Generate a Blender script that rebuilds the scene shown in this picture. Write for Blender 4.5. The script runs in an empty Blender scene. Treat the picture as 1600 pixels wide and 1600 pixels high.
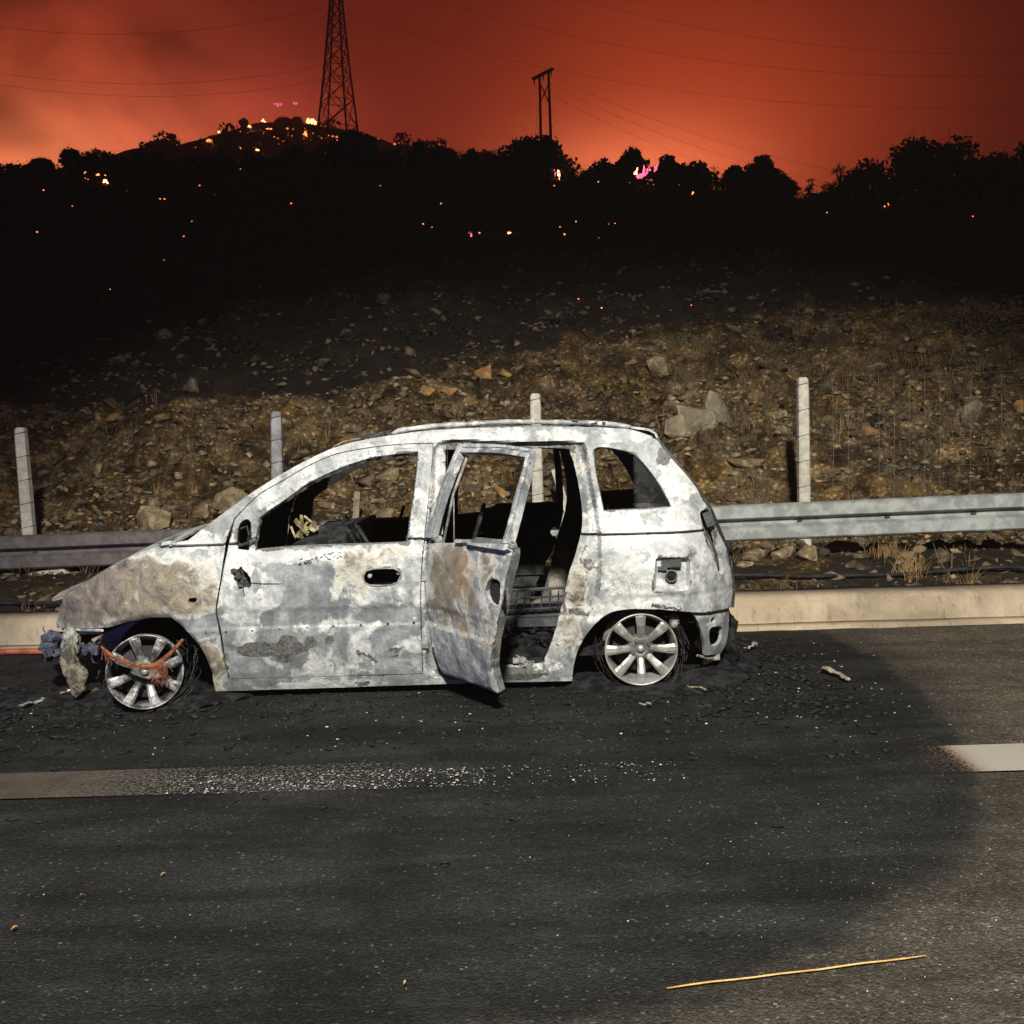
import bpy, bmesh, math, random
import numpy as np
from mathutils import Vector, Matrix, noise
from mathutils.geometry import delaunay_2d_cdt
R = math.radians
SC = bpy.context.scene
COL = SC.collection
random.seed(7); rng = np.random.default_rng(7)

# ------------------------------------------------------------------ camera, sky, lamps, exposure
F, PITCH, ROLL, H = 1700.0, math.atan(140 / 1700.0), 0.029, 1.456
fwd = Vector((0, math.cos(PITCH), -math.sin(PITCH)))
u0 = Vector((0, math.sin(PITCH), math.cos(PITCH))); r0 = Vector((1, 0, 0))
RT = math.cos(ROLL) * r0 - math.sin(ROLL) * u0
UP = math.sin(ROLL) * r0 + math.cos(ROLL) * u0
cam = bpy.data.objects.new('camera', bpy.data.cameras.new('camera')); COL.objects.link(cam)
cam.matrix_world = Matrix(((RT.x, UP.x, -fwd.x, 0), (RT.y, UP.y, -fwd.y, 0), (RT.z, UP.z, -fwd.z, H), (0, 0, 0, 1)))
cam.data.sensor_width = 36; cam.data.lens = 36 * F / 1600; cam.data.clip_start = 0.05; cam.data.clip_end = 2000
SC.camera = cam
SC.view_settings.view_transform = 'Standard'; SC.view_settings.look = 'None'
SC.view_settings.exposure = 0.0; SC.view_settings.gamma = 1.0; SC.view_settings.use_curve_mapping = False

def ray(x, y): return fwd + (x - 800) / F * RT + (800 - y) / F * UP
def onY(x, y, Y):
    d = ray(x, y); t = Y / d.y
    return Vector((d.x * t, Y, H + d.z * t))
def onZ(x, y, z=0.0):
    d = ray(x, y); t = (z - H) / d.z
    return Vector((d.x * t, d.y * t, z))

class NT:
    """small helper that writes node trees"""
    def __init__(s, tree): s.t = tree; s.n = tree.nodes; s.l = tree.links
    def add(s, typ, **kw):
        n = s.n.new(typ)
        for k, v in kw.items(): setattr(n, k, v)
        return n
    def put(s, sock, v):
        if isinstance(v, bpy.types.NodeSocket): s.l.new(v, sock)
        else: sock.default_value = v
    def math(s, op, a, b=None, c=None, clamp=False):
        n = s.add('ShaderNodeMath', operation=op, use_clamp=clamp); s.put(n.inputs[0], a)
        if b is not None: s.put(n.inputs[1], b)
        if c is not None: s.put(n.inputs[2], c)
        return n.outputs[0]
    def vmath(s, op, a, b):
        n = s.add('ShaderNodeVectorMath', operation=op); s.put(n.inputs[0], a); s.put(n.inputs[1], b); return n.outputs[0]
    def step(s, v, a, b):
        n = s.add('ShaderNodeMapRange', interpolation_type='SMOOTHSTEP')
        for k, q in zip((0, 1, 2, 3, 4), (v, a, b, 0.0, 1.0)): s.put(n.inputs[k], q)
        return n.outputs[0]
    def noise(s, vec, scale, detail=4, rough=0.55, dist=0.0, typ='FBM'):
        n = s.add('ShaderNodeTexNoise'); s.put(n.inputs['Vector'], vec)
        n.inputs['Scale'].default_value = scale; n.inputs['Detail'].default_value = detail
        n.inputs['Roughness'].default_value = rough; n.inputs['Distortion'].default_value = dist
        return n.outputs[0]
    def voro(s, vec, scale, out='Distance', feat='F1'):
        n = s.add('ShaderNodeTexVoronoi', feature=feat); s.put(n.inputs['Vector'], vec); n.inputs['Scale'].default_value = scale
        return n.outputs[out]
    def mix(s, f, a, b):
        n = s.add('ShaderNodeMix', data_type='RGBA'); s.put(n.inputs[0], f)
        s.put(n.inputs[6], c4(a)); s.put(n.inputs[7], c4(b)); return n.outputs[2]
    def mulc(s, f, a, b):
        n = s.add('ShaderNodeMix', data_type='RGBA', blend_type='MULTIPLY'); s.put(n.inputs[0], f)
        s.put(n.inputs[6], c4(a)); s.put(n.inputs[7], c4(b)); return n.outputs[2]
    def ramp(s, v, stops, interp='LINEAR'):
        n = s.add('ShaderNodeValToRGB'); s.put(n.inputs[0], v); e = n.color_ramp; e.interpolation = interp
        while len(e.elements) < len(stops): e.elements.new(0.5)
        for q, (p, c) in zip(e.elements, stops): q.position = p; q.color = c4(c)
        return n.outputs[0]
def c4(c):
    if isinstance(c, bpy.types.NodeSocket): return c
    if isinstance(c, (int, float)): return (c, c, c, 1)
    return (c[0], c[1], c[2], 1)

# the night sky: smoke lit red from below by the fires behind the ridge (two glows), dark overhead
W = bpy.data.worlds.new('World'); SC.world = W; W.use_nodes = True
w = NT(W.node_tree); bg = W.node_tree.nodes['Background']
tc = w.add('ShaderNodeTexCoord').outputs['Generated']
sx = w.add('ShaderNodeSeparateXYZ'); w.put(sx.inputs[0], tc)
az = w.math('ARCTAN2', sx.outputs[0], sx.outputs[1]); el = w.math('ARCSINE', sx.outputs[2])
smoke = w.noise(w.vmath('MULTIPLY', tc, (1, 1, 1.5)), 5.5, 5, 0.5, 0.6)
smoke2 = w.noise(w.vmath('ADD', tc, (3, 1, 2)), 2.2, 3, 0.5, 0.3)
azw = w.math('ADD', az, w.math('MULTIPLY', w.math('SUBTRACT', smoke, 0.5), 0.16))
elw = w.math('ADD', el, w.math('MULTIPLY', w.math('SUBTRACT', smoke2, 0.5), 0.12))
def glow(x, y, sa, se, warp=True):
    d = ray(x, y).normalized(); a0 = math.atan2(d.x, d.y); e0 = math.asin(d.z)
    A = w.math('DIVIDE', w.math('SUBTRACT', azw if warp else az, a0), sa); E = w.math('DIVIDE', w.math('SUBTRACT', elw if warp else el, e0), se)
    q = w.math('ADD', w.math('MULTIPLY', A, A), w.math('MULTIPLY', E, E))
    return w.math('EXPONENT', w.math('MULTIPLY', q, -1.0))
def scaled(col, f):
    n = w.add('ShaderNodeVectorMath', operation='SCALE'); n.inputs[0].default_value = col; w.put(n.inputs['Scale'], f); return n.outputs[0]
# overall: falls with elevation and with angle from the fire front
low = w.math('EXPONENT', w.math('MULTIPLY', w.math('MULTIPLY', el, el), -5.0))
front = glow(560, 300, 0.62, 0.55, False)
tot = scaled((0.034, 0.011, 0.009), low)
SKY = [((0.27, 0.022, 0.009), front),
       ((0.88, 0.105, 0.026), glow(1090, 200, 0.180, 0.125, False)),
       ((1.9, 0.47, 0.19), glow(1000, 290, 0.10, 0.048, False)),
       ((0.74, 0.105, 0.036), glow(90, 150, 0.15, 0.095)),
       ((2.0, 0.55, 0.22), glow(40, 250, 0.13, 0.045)),
       ((0.60, 0.075, 0.05), glow(350, 195, 0.13, 0.05))]
for c, g in SKY: tot = w.vmath('ADD', tot, scaled(c, g))
left = w.step(az, -0.10, -0.30)
modul = w.math('ADD', 1.0, w.math('MULTIPLY', w.math('SUBTRACT', smoke, 0.5), w.math('ADD', 0.25, w.math('MULTIPLY', left, 2.6))))
n = w.add('ShaderNodeVectorMath', operation='SCALE'); w.put(n.inputs[0], tot); w.put(n.inputs['Scale'], modul); tot = n.outputs[0]
up = w.step(el, -0.06, 0.02)
n = w.add('ShaderNodeVectorMath', operation='SCALE'); w.put(n.inputs[0], tot); w.put(n.inputs['Scale'], up)
w.put(bg.inputs[0], n.outputs[0]); bg.inputs[1].default_value = 1.22

def spot(name, loc, aim, power, ang, blend, col, rad):
    L = bpy.data.lights.new(name, 'SPOT'); o = bpy.data.objects.new(name, L); COL.objects.link(o)
    L.energy = power; L.spot_size = R(ang); L.spot_blend = blend; L.color = col; L.shadow_soft_size = rad
    o.location = loc; o.rotation_euler = (Vector(aim) - Vector(loc)).to_track_quat('-Z', 'Y').to_euler(); return o
# the work light on the emergency vehicle behind the photographer, and its blue beacon off to the left
spot('floodlight', (0.3, -4.2, 7.6), (0.9, 8.4, -0.4), 14500, 56, 0.8, (1.0, 0.955, 0.85), 0.35)
pl = bpy.data.lights.new('blue_beacon', 'POINT'); po = bpy.data.objects.new('blue_beacon', pl); COL.objects.link(po)
pl.energy = 130; pl.color = (0.12, 0.16, 1.0); pl.shadow_soft_size = 0.08; po.location = (-6.0, 4.0, 0.9)

# ------------------------------------------------------------------ mesh helpers
def mesh_obj(name, V, Fc, mat=None, parent=None, smooth=False, origin=None, tri=False):
    me = bpy.data.meshes.new(name)
    V = np.asarray(V, dtype=np.float64)
    org = np.array(parent['_o'] if (parent is not None and '_o' in parent) else (origin if origin is not None else (0, 0, 0)), dtype=float)
    V = V - org
    if isinstance(Fc, np.ndarray):
        k = Fc.shape[1]
        me.vertices.add(len(V)); me.vertices.foreach_set('co', V.astype(np.float32).ravel())
        me.loops.add(Fc.size); me.loops.foreach_set('vertex_index', Fc.astype(np.int32).ravel())
        me.polygons.add(len(Fc)); me.polygons.foreach_set('loop_start', np.arange(0, Fc.size, k, dtype=np.int32))
        me.update(calc_edges=True)
    else:
        me.from_pydata([tuple(v) for v in V], [], Fc); me.update()
    if mat: me.materials.append(mat)
    if smooth: me.polygons.foreach_set('use_smooth', [True] * len(me.polygons))
    o = bpy.data.objects.new(name, me); COL.objects.link(o)
    if parent is not None:
        o.parent = parent; o['_o'] = list(org)
    elif origin is not None:
        o.location = org; o['_o'] = list(org)
    return o
def tag(o, label=None, cat=None, group=None, kind=None):
    if label: o['label'] = label
    if cat: o['category'] = cat
    if group: o['group'] = group
    if kind: o['kind'] = kind
    return o
def empty(name, loc, label, cat, group=None):
    o = bpy.data.objects.new(name, None); COL.objects.link(o); o.location = loc; o['_o'] = list(loc); o.empty_display_size = 0.1
    return tag(o, label, cat, group)
class MB:
    def __init__(s): s.v = []; s.f = []
    def add(s, V, Fs):
        b = len(s.v); s.v += [tuple(q) for q in V]; s.f += [tuple(b + i for i in f) for f in Fs]
    def box(s, c, d, rot=None):
        P = [Vector((x * d[0] / 2, y * d[1] / 2, z * d[2] / 2)) for x in (-1, 1) for y in (-1, 1) for z in (-1, 1)]
        if rot is not None: P = [rot @ p for p in P]
        s.add([p + Vector(c) for p in P], [(0, 1, 3, 2), (4, 6, 7, 5), (0, 4, 5, 1), (2, 3, 7, 6), (0, 2, 6, 4), (1, 5, 7, 3)])
    def tube(s, pts, rad, seg=6, cap=True, flat=1.0):
        pts = [Vector(p) for p in pts]; n = len(pts); V = []
        rads = rad if isinstance(rad, (list, tuple)) else [rad] * n
        ref = Vector((0.13, 0.21, 1)).normalized()
        for i, p in enumerate(pts):
            t = (pts[min(i + 1, n - 1)] - pts[max(i - 1, 0)]).normalized()
            a = t.cross(ref)
            if a.length < 1e-3: a = t.cross(Vector((1, 0, 0)))
            a.normalize(); b = t.cross(a)
            for k in range(seg):
                th = 2 * math.pi * k / seg
                V.append(p + rads[i] * (math.cos(th) * a + flat * math.sin(th) * b))
        Fs = [(i * seg + k, i * seg + (k + 1) % seg, (i + 1) * seg + (k + 1) % seg, (i + 1) * seg + k) for i in range(n - 1) for k in range(seg)]
        if cap: Fs += [tuple(range(seg))[::-1], tuple((n - 1) * seg + k for k in range(seg))]
        s.add(V, Fs)
    def lathe(s, prof, c, axis=Vector((0, 1, 0)), seg=40, arc=None):
        """prof: list of (radius, distance along the axis)"""
        axis = axis.normalized(); a = axis.cross(Vector((0, 0, 1))).normalized(); b = a.cross(axis)
        V = []; full = arc is None; a0, a1 = arc if arc else (0, 2 * math.pi)
        m = seg if full else seg + 1
        for r, h in prof:
            for k in range(m):
                th = a0 + (a1 - a0) * k / seg
                V.append(Vector(c) + axis * h + r * (math.cos(th) * a + math.sin(th) * b))
        Fs = [(i * m + k, i * m + (k + 1) % m, (i + 1) * m + (k + 1) % m, (i + 1) * m + k) for i in range(len(prof) - 1) for k in range(seg)]
        s.add(V, Fs)
    def obj(s, name, mat, parent=None, smooth=False, origin=None):
        return mesh_obj(name, np.array(s.v), s.f, mat, parent, smooth, origin)
def blob_mesh(seed, sub=3, amp=0.35, freq=1.4):
    bm = bmesh.new(); bmesh.ops.create_icosphere(bm, subdivisions=sub, radius=1)
    for v in bm.verts:
        k = 1 + amp * noise.fractal(v.co * freq + Vector((seed * 7.3, seed * 1.7, seed)), 0.9, 2.1, 4)
        v.co *= k
    V = np.array([v.co[:] for v in bm.verts]); Fa = np.array([[q.index for q in f.verts] for f in bm.faces]); bm.free(); return V, Fa
def rock_mesh(seed, flat=0.6, n=15):
    r = random.Random(seed); bm = bmesh.new()
    for _ in range(n):
        p = Vector((r.gauss(0, 1), r.gauss(0, 1), r.gauss(0, 1))).normalized() * r.uniform(0.8, 1.0)
        bm.verts.new((p.x, p.y * 0.8, p.z * flat))
    h = bmesh.ops.convex_hull(bm, input=bm.verts)
    junk = [g for g in h['geom_interior'] if isinstance(g, bmesh.types.BMVert)]
    if junk: bmesh.ops.delete(bm, geom=junk, context='VERTS')
    bmesh.ops.bevel(bm, geom=list(bm.edges), offset=0.03, segments=1, affect='EDGES', clamp_overlap=True)
    bmesh.ops.triangulate(bm, faces=bm.faces[:]); bm.verts.ensure_lookup_table(); bm.verts.index_update()
    V = np.array([v.co[:] for v in bm.verts]); Fa = np.array([[q.index for q in f.verts] for f in bm.faces]); bm.free(); return V, Fa
def scatter(name, protos, places, mat, label, cat=None, kind='stuff', parent=None):
    """one joined mesh: places = (x, y, z, scale xyz, rotation z, tilt, prototype)"""
    Vs, Fs = [], []; b = 0
    for (p, sc, rz, tilt, k) in places:
        V, Fa = protos[k]
        M = np.array(Matrix.Rotation(rz, 3, 'Z') @ Matrix.Rotation(tilt, 3, 'X'))
        Q = (V * np.array(sc)) @ M.T + np.array(p)
        Vs.append(Q); Fs.append(Fa + b); b += len(V)
    o = mesh_obj(name, np.concatenate(Vs), np.concatenate(Fs), mat, parent)
    return tag(o, label, cat, kind=kind)

# ------------------------------------------------------------------ materials
def material(name):
    m = bpy.data.materials.new(name); m.use_nodes = True; t = NT(m.node_tree)
    return m, t, m.node_tree.nodes['Principled BSDF']
def finish(t, b, col, rough=0.8, metal=0.0, bump=None, dist=0.01, strength=1.0, spec=None):
    t.put(b.inputs['Base Color'], c4(col)); t.put(b.inputs['Roughness'], rough); t.put(b.inputs['Metallic'], metal)
    if spec is not None: b.inputs['Specular IOR Level'].default_value = spec
    if bump is not None:
        n = t.add('ShaderNodeBump'); n.inputs['Distance'].default_value = dist; n.inputs['Strength'].default_value = strength
        t.put(n.inputs['Height'], bump); t.put(b.inputs['Normal'], n.outputs[0])
def simple(name, a, b_, scale=6.0, rough=0.85, metal=0.0, bump=0.004, dist=0.0, lo=0.4, hi=0.6, spec=None, bscale=None):
    m, t, b = material(name); co = t.add('ShaderNodeTexCoord').outputs['Object']
    n = t.noise(co, scale, 7, 0.62, dist); f = t.step(n, lo, hi)
    finish(t, b, t.mix(f, a, b_), rough, metal, t.noise(co, bscale or scale * 5, 6, 0.6), bump, 1.0, spec); return m
def emit(name, col, s):
    m, t, b = material(name); co = t.add('ShaderNodeTexCoord').outputs['Object']
    b.inputs['Base Color'].default_value = (0, 0, 0, 1)
    n = t.noise(co, 3.0, 4, 0.6); t.put(b.inputs['Emission Color'], t.mix(t.step(n, 0.35, 0.65), col, (col[0], col[1] * 0.55, col[2] * 0.5)))
    b.inputs['Emission Strength'].default_value = s; return m

def burnt_paint(name, bright=1.0):
    m, t, b = material(name); co = t.add('ShaderNodeTexCoord').outputs['Object']
    at = t.add('ShaderNodeAttribute', attribute_name='wear'); sp = t.add('ShaderNodeSeparateColor'); t.put(sp.inputs[0], at.outputs['Color'])
    tan, rust, white, soot = sp.outputs[0], sp.outputs[1], sp.outputs[2], at.outputs['Alpha']
    warp = t.vmath('ADD', co, t.vmath('SCALE', (0, 0, 0), (0, 0, 0)))
    n1 = t.noise(t.vmath('MULTIPLY', co, (0.8, 1, 1.35)), 3.4, 7, 0.56, 0.9)
    n2 = t.noise(co, 8.5, 9, 0.64, 0.5); n3 = t.noise(co, 75, 4, 0.7); n4 = t.noise(t.vmath('ADD', co, (5, 2, 9)), 5.5, 8, 0.6, 1.4)
    c2 = lambda v, k: t.math('MULTIPLY', t.math('SUBTRACT', v, 0.5), k)
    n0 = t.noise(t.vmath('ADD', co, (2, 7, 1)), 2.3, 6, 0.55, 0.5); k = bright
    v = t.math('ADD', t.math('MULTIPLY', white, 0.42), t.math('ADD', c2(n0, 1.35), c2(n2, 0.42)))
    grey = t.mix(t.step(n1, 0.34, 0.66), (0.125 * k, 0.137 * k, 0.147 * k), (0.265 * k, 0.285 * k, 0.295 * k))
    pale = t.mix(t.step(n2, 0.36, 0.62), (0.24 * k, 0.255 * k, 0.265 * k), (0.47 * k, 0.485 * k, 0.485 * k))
    base = t.mix(t.step(v, 0.07, 0.17), grey, pale)
    edge = t.math('MULTIPLY', 0.55, t.math('MULTIPLY', t.math('MULTIPLY', t.step(v, 0.06, 0.11), t.step(v, 0.19, 0.13)), t.step(n4, 0.48, 0.58)))
    stk = t.noise(t.vmath('MULTIPLY', co, (26, 26, 2.2)), 1.0, 5, 0.65, 0.4); base = t.mulc(0.35, base, t.mix(t.step(stk, 0.32, 0.68), 0.5, 1.25))
    base = t.mix(edge, base, (0.66 * k, 0.67 * k, 0.65 * k))
    ln_ = t.noise(t.vmath('ADD', co, (7, 1, 3)), 5.0, 7, 0.62, 1.1); cr = t.math('MULTIPLY', t.math('MULTIPLY', t.step(ln_, 0.488, 0.497), t.step(ln_, 0.512, 0.503)), t.step(n1, 0.44, 0.56))
    base = t.mix(t.math('MULTIPLY', cr, 0.65), base, (0.13 * k, 0.125 * k, 0.115 * k))
    blo = t.noise(t.vmath('ADD', co, (4, 4, 4)), 19, 7, 0.66, 0.5); base = t.mulc(1.0, base, t.mix(t.step(blo, 0.36, 0.64), 0.80, 1.12))
    base = t.mix(t.math('MULTIPLY', t.step(n4, 0.58, 0.68), 0.6), base, (0.24 * k, 0.225 * k, 0.185 * k))
    base = t.mix(t.math('MULTIPLY', t.step(t.noise(t.vmath('ADD', co, (9, 3, 4)), 6.5, 8, 0.66, 0.9), 0.575, 0.66), 0.7), base, (0.12 * k, 0.125 * k, 0.125 * k))
    # bare pale ash, and the sheen painted through the same channel
    wa = t.math('ADD', white, t.math('ADD', c2(n4, 1.5), c2(n2, 0.8)))
    col = t.mix(t.step(wa, 0.62, 0.74), base, t.mix(t.step(n2, 0.40, 0.62), (0.62 * k, 0.625 * k, 0.605 * k), (0.36 * k, 0.375 * k, 0.38 * k)))
    # tan oxide with a pale rim
    ta = t.math('ADD', tan, t.math('ADD', c2(n2, 1.1), c2(n4, 0.8)))
    n5 = t.noise(t.vmath('ADD', co, (1, 8, 6)), 11, 8, 0.66, 0.7)
    tcol = t.ramp(t.math('ADD', n5, c2(n3, 0.2)), [(0.32, (0.075, 0.065, 0.058)), (0.43, (0.13, 0.112, 0.092)), (0.49, (0.19, 0.168, 0.13)), (0.53, (0.145, 0.124, 0.10)), (0.565, (0.28, 0.235, 0.14)), (0.60, (0.18, 0.158, 0.13)), (0.68, (0.34, 0.31, 0.235))])
    col = t.mix(t.math('MULTIPLY', t.step(ta, 0.34, 0.43), 0.6), col, (0.55 * k, 0.535 * k, 0.47 * k)); col = t.mix(t.math('MULTIPLY', t.step(ta, 0.40, 0.66), t.math('SUBTRACT', 1.0, t.math('MULTIPLY', t.step(n4, 0.58, 0.66), 0.6))), col, tcol)
    ru = t.math('ADD', rust, t.math('ADD', c2(n4, 0.9), c2(n2, 0.6)))
    col = t.mix(t.step(ru, 0.42, 0.72), col, t.mix(t.step(n3, 0.4, 0.6), (0.29, 0.18, 0.085), (0.23, 0.17, 0.105)))
    so = t.math('ADD', soot, t.math('ADD', c2(n2, 1.2), c2(n1, 0.6)))
    col = t.mix(t.step(so, 0.47, 0.53), col, t.mix(t.step(n3, 0.4, 0.6), (0.045, 0.046, 0.045), (0.12, 0.12, 0.115)))
    # scattered dark flecks, streaks and blisters
    fl = t.noise(t.vmath('MULTIPLY', co, (1, 1, 0.5)), 34, 6, 0.7, 0.8)
    col = t.mix(t.math('MULTIPLY', t.step(fl, 0.62, 0.70), 0.7), col, (0.10, 0.10, 0.095))
    vo = t.voro(t.vmath('ADD', co, t.vmath('MULTIPLY', co, (0, 0, 0))), 19.0)
    ring = t.math('MULTIPLY', t.math('MULTIPLY', t.step(vo, 0.20, 0.24), t.step(vo, 0.32, 0.27)), t.step(n4, 0.55, 0.64))
    col = t.mix(t.math('MULTIPLY', ring, 0.55), col, (0.13, 0.11, 0.09))
    col = t.mulc(1.0, col, t.mix(n3, (0.82, 0.82, 0.82), (1.12, 1.12, 1.12)))
    h = t.math('ADD', t.math('MULTIPLY', n2, 1.0), t.math('MULTIPLY', n3, 0.22))
    h = t.math('ADD', h, t.math('MULTIPLY', t.step(ta, 0.42, 0.5), 0.12))
    finish(t, b, col, t.math('ADD', 0.34, t.math('MULTIPLY', n2, 0.4)), 0.0, h, 0.012, 0.8); return m

M = {}
M['paint'] = burnt_paint('burnt_paint'); M['inner'] = burnt_paint('burnt_inner_shade', 0.07)  # inner copy of the paint, darkened to stand in for cabin shade
M['edge'] = burnt_paint('burnt_edge_metal', 0.42)
M['cab'] = simple('cabin_soot_shade', (0.008, 0.009, 0.010), (0.038, 0.042, 0.042), 9, 0.85, 0, 0.008, spec=0.15)  # cabin soot made blacker still, shade put into the colour
M['soot'] = simple('sooty_steel', (0.018, 0.019, 0.022), (0.055, 0.058, 0.06), 7, 0.75, 0, 0.006)
M['soot2'] = simple('sooty_dark', (0.008, 0.008, 0.011), (0.024, 0.024, 0.028), 7, 0.85, 0, 0.006)
M['ashy'] = simple('ash_metal', (0.10, 0.11, 0.10), (0.27, 0.27, 0.25), 12, 0.7, 0, 0.006)
M['alloy'] = simple('heat_stained_alloy', (0.22, 0.212, 0.205), (0.37, 0.355, 0.34), 16, 0.42, 0.45, 0.002)
M['alloyd'] = simple('sooty_alloy', (0.045, 0.047, 0.045), (0.13, 0.13, 0.12), 14, 0.55, 0.3, 0.004)
M['alloyf'] = simple('dull_front_alloy', (0.045, 0.047, 0.046), (0.30, 0.30, 0.295), 15, 0.4, 0.4, 0.003)
M['melt'] = simple('melted_ash_lump', (0.06, 0.052, 0.04), (0.24, 0.21, 0.15), 22, 0.85, 0, 0.02)
M['bluem'] = simple('charred_plastic_blue_lit', (0.02, 0.022, 0.04), (0.08, 0.09, 0.13), 18, 0.6, 0, 0.02)  # beacon's blue light tinted into the charred plastic's colour
M['char'] = simple('char', (0.005, 0.005, 0.006), (0.024, 0.024, 0.025), 14, 0.9, 0, 0.02, spec=0.15)
M['char2'] = simple('grey_char', (0.009, 0.0095, 0.010), (0.042, 0.042, 0.039), 30, 0.9, 0, 0.02, spec=0.2)
M['galv'] = simple('galvanised_steel', (0.19, 0.20, 0.195), (0.31, 0.33, 0.32), 7, 0.7, 0.0, 0.001)
M['galvd'] = simple('scorched_steel', (0.085, 0.073, 0.068), (0.13, 0.115, 0.108), 9, 0.75, 0.0, 0.002)
M['conc'] = simple('concrete_post', (0.40, 0.38, 0.32), (0.55, 0.52, 0.44), 14, 0.9, 0, 0.003)
M['concd'] = simple('smoke_stained_concrete', (0.20, 0.20, 0.21), (0.34, 0.335, 0.34), 9, 0.9, 0, 0.003)
M['rock'] = simple('pale_limestone', (0.15, 0.11, 0.06), (0.40, 0.31, 0.18), 7, 0.95, 0, 0.05, 0.6, bscale=14)
M['rockg'] = simple('grey_limestone', (0.10, 0.08, 0.05), (0.26, 0.215, 0.135), 7, 0.95, 0, 0.05, 0.6, bscale=14)
M['rockb'] = simple('grey_boulder', (0.20, 0.17, 0.11), (0.36, 0.315, 0.21), 4, 0.95, 0, 0.05, 0.4, bscale=12)
M['rocko'] = simple('orange_stone', (0.24, 0.125, 0.04), (0.42, 0.25, 0.10), 6, 0.95, 0, 0.03, bscale=9)
M['rockd'] = simple('scorched_stone', (0.04, 0.03, 0.018), (0.18, 0.125, 0.07), 5, 0.95, 0, 0.03, bscale=9)
M['bark'] = simple('charred_bark', (0.012, 0.011, 0.010), (0.035, 0.03, 0.025), 12, 0.95, 0, 0.02)
M['scrub'] = simple('burnt_scrub', (0.008, 0.008, 0.006), (0.022, 0.022, 0.016), 1.6, 0.95, 0, 0.0)
M['leaf'] = simple('dark_foliage', (0.014, 0.018, 0.011), (0.04, 0.045, 0.028), 1.6, 0.95, 0, 0.0)
M['dry'] = simple('dry_grass', (0.17, 0.10, 0.035), (0.34, 0.23, 0.10), 3.0, 0.95, 0, 0.0)
M['dryd'] = simple('scorched_grass', (0.045, 0.032, 0.015), (0.12, 0.085, 0.04), 1.5, 0.95, 0, 0.0)
M['steel'] = simple('tower_steel', (0.02, 0.02, 0.02), (0.045, 0.045, 0.045), 1.5, 0.8, 0, 0.0)
M['wire'] = simple('fence_wire', (0.12, 0.115, 0.10), (0.22, 0.21, 0.18), 9, 0.6, 0.3, 0.0)
M['cable'] = simple('orange_cable', (0.10, 0.030, 0.016), (0.27, 0.080, 0.032), 30, 0.7, 0, 0.01)
M['redhose'] = simple('red_hose', (0.20, 0.045, 0.02), (0.32, 0.085, 0.04), 14, 0.7, 0, 0.004)
M['straw'] = simple('straw', (0.34, 0.19, 0.055), (0.48, 0.30, 0.11), 20, 0.7, 0, 0.001)
M['chip'] = simple('pale_chips', (0.20, 0.20, 0.17), (0.55, 0.55, 0.50), 40, 0.5, 0, 0.0)
M['black_hose'] = simple('black_cable', (0.008, 0.008, 0.009), (0.022, 0.022, 0.024), 9, 0.6, 0, 0.0, spec=0.2)
M['fire'] = emit('fire', (1.0, 0.45, 0.16), 13.0); M['fireo'] = emit('fire_orange', (1.0, 0.27, 0.06), 7.0)
M['firep'] = emit('fire_magenta', (1.0, 0.16, 0.36), 2.0); M['ember'] = emit('ember', (1.0, 0.27, 0.09), 2.4)

# glass left in the windscreen frame, browned and sooty
m, t, b = material('sooty_windscreen'); co = t.add('ShaderNodeTexCoord').outputs['Object']
nn = t.noise(co, 9, 8, 0.65, 0.8)
finish(t, b, t.mix(t.step(nn, 0.38, 0.64), (0.025, 0.028, 0.022), (0.10, 0.10, 0.075)), 0.5, 0, nn, 0.01); M['screen'] = m

# asphalt: coarse aggregate; the burnt area is a soot layer lying on it with its own outline
m, t, b = material('asphalt'); co = t.add('ShaderNodeTexCoord').outputs['Object']
at = t.add('ShaderNodeAttribute', attribute_name='burn').outputs['Fac']
big = t.noise(co, 0.9, 6, 0.6, 0.6); mid = t.noise(co, 7, 6, 0.65); fine = t.noise(co, 95, 4, 0.7)
vd = t.add('ShaderNodeTexVoronoi'); t.put(vd.inputs['Vector'], co); vd.inputs['Scale'].default_value = 115
hsv = t.add('ShaderNodeSeparateColor'); t.put(hsv.inputs[0], vd.outputs['Color'])
stone = t.ramp(hsv.outputs[0], [(0.0, (0.042, 0.036, 0.028)), (0.45, (0.068, 0.058, 0.044)), (0.8, (0.09, 0.078, 0.059)), (0.965, (0.12, 0.105, 0.082)), (1.0, (0.26, 0.235, 0.19))])
stone = t.mulc(1.0, stone, t.mix(t.step(mid, 0.3, 0.7), 0.75, 1.2))
sootc = t.ramp(hsv.outputs[1], [(0.0, (0.008, 0.0087, 0.009)), (0.6, (0.0125, 0.0133, 0.0133)), (0.96, (0.018, 0.0183, 0.0175)), (0.99, (0.03, 0.03, 0.027)), (1.0, (0.08, 0.078, 0.068))])
sootc = t.mulc(1.0, sootc, t.mix(t.step(big, 0.35, 0.65), 0.72, 1.35))
sootc = t.mix(t.math('MULTIPLY', t.step(t.noise(co, 2.6, 8, 0.66), 0.55, 0.68), 0.5), sootc, (0.028, 0.029, 0.028))
strk = t.noise(t.vmath('MULTIPLY', co, (0.35, 1.6, 1)), 2.4, 7, 0.62, 0.5); sootc = t.mulc(1.0, sootc, t.mix(t.step(strk, 0.36, 0.62), 0.68, 1.3)); stone = t.mulc(1.0, stone, t.mix(t.step(strk, 0.38, 0.62), 0.8, 1.12))
f = t.step(t.math('ADD', at, t.math('ADD', t.math('MULTIPLY', t.math('SUBTRACT', big, 0.5), 0.28), t.math('MULTIPLY', t.math('SUBTRACT', mid, 0.5), 0.32))), 0.38, 0.62)
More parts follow.
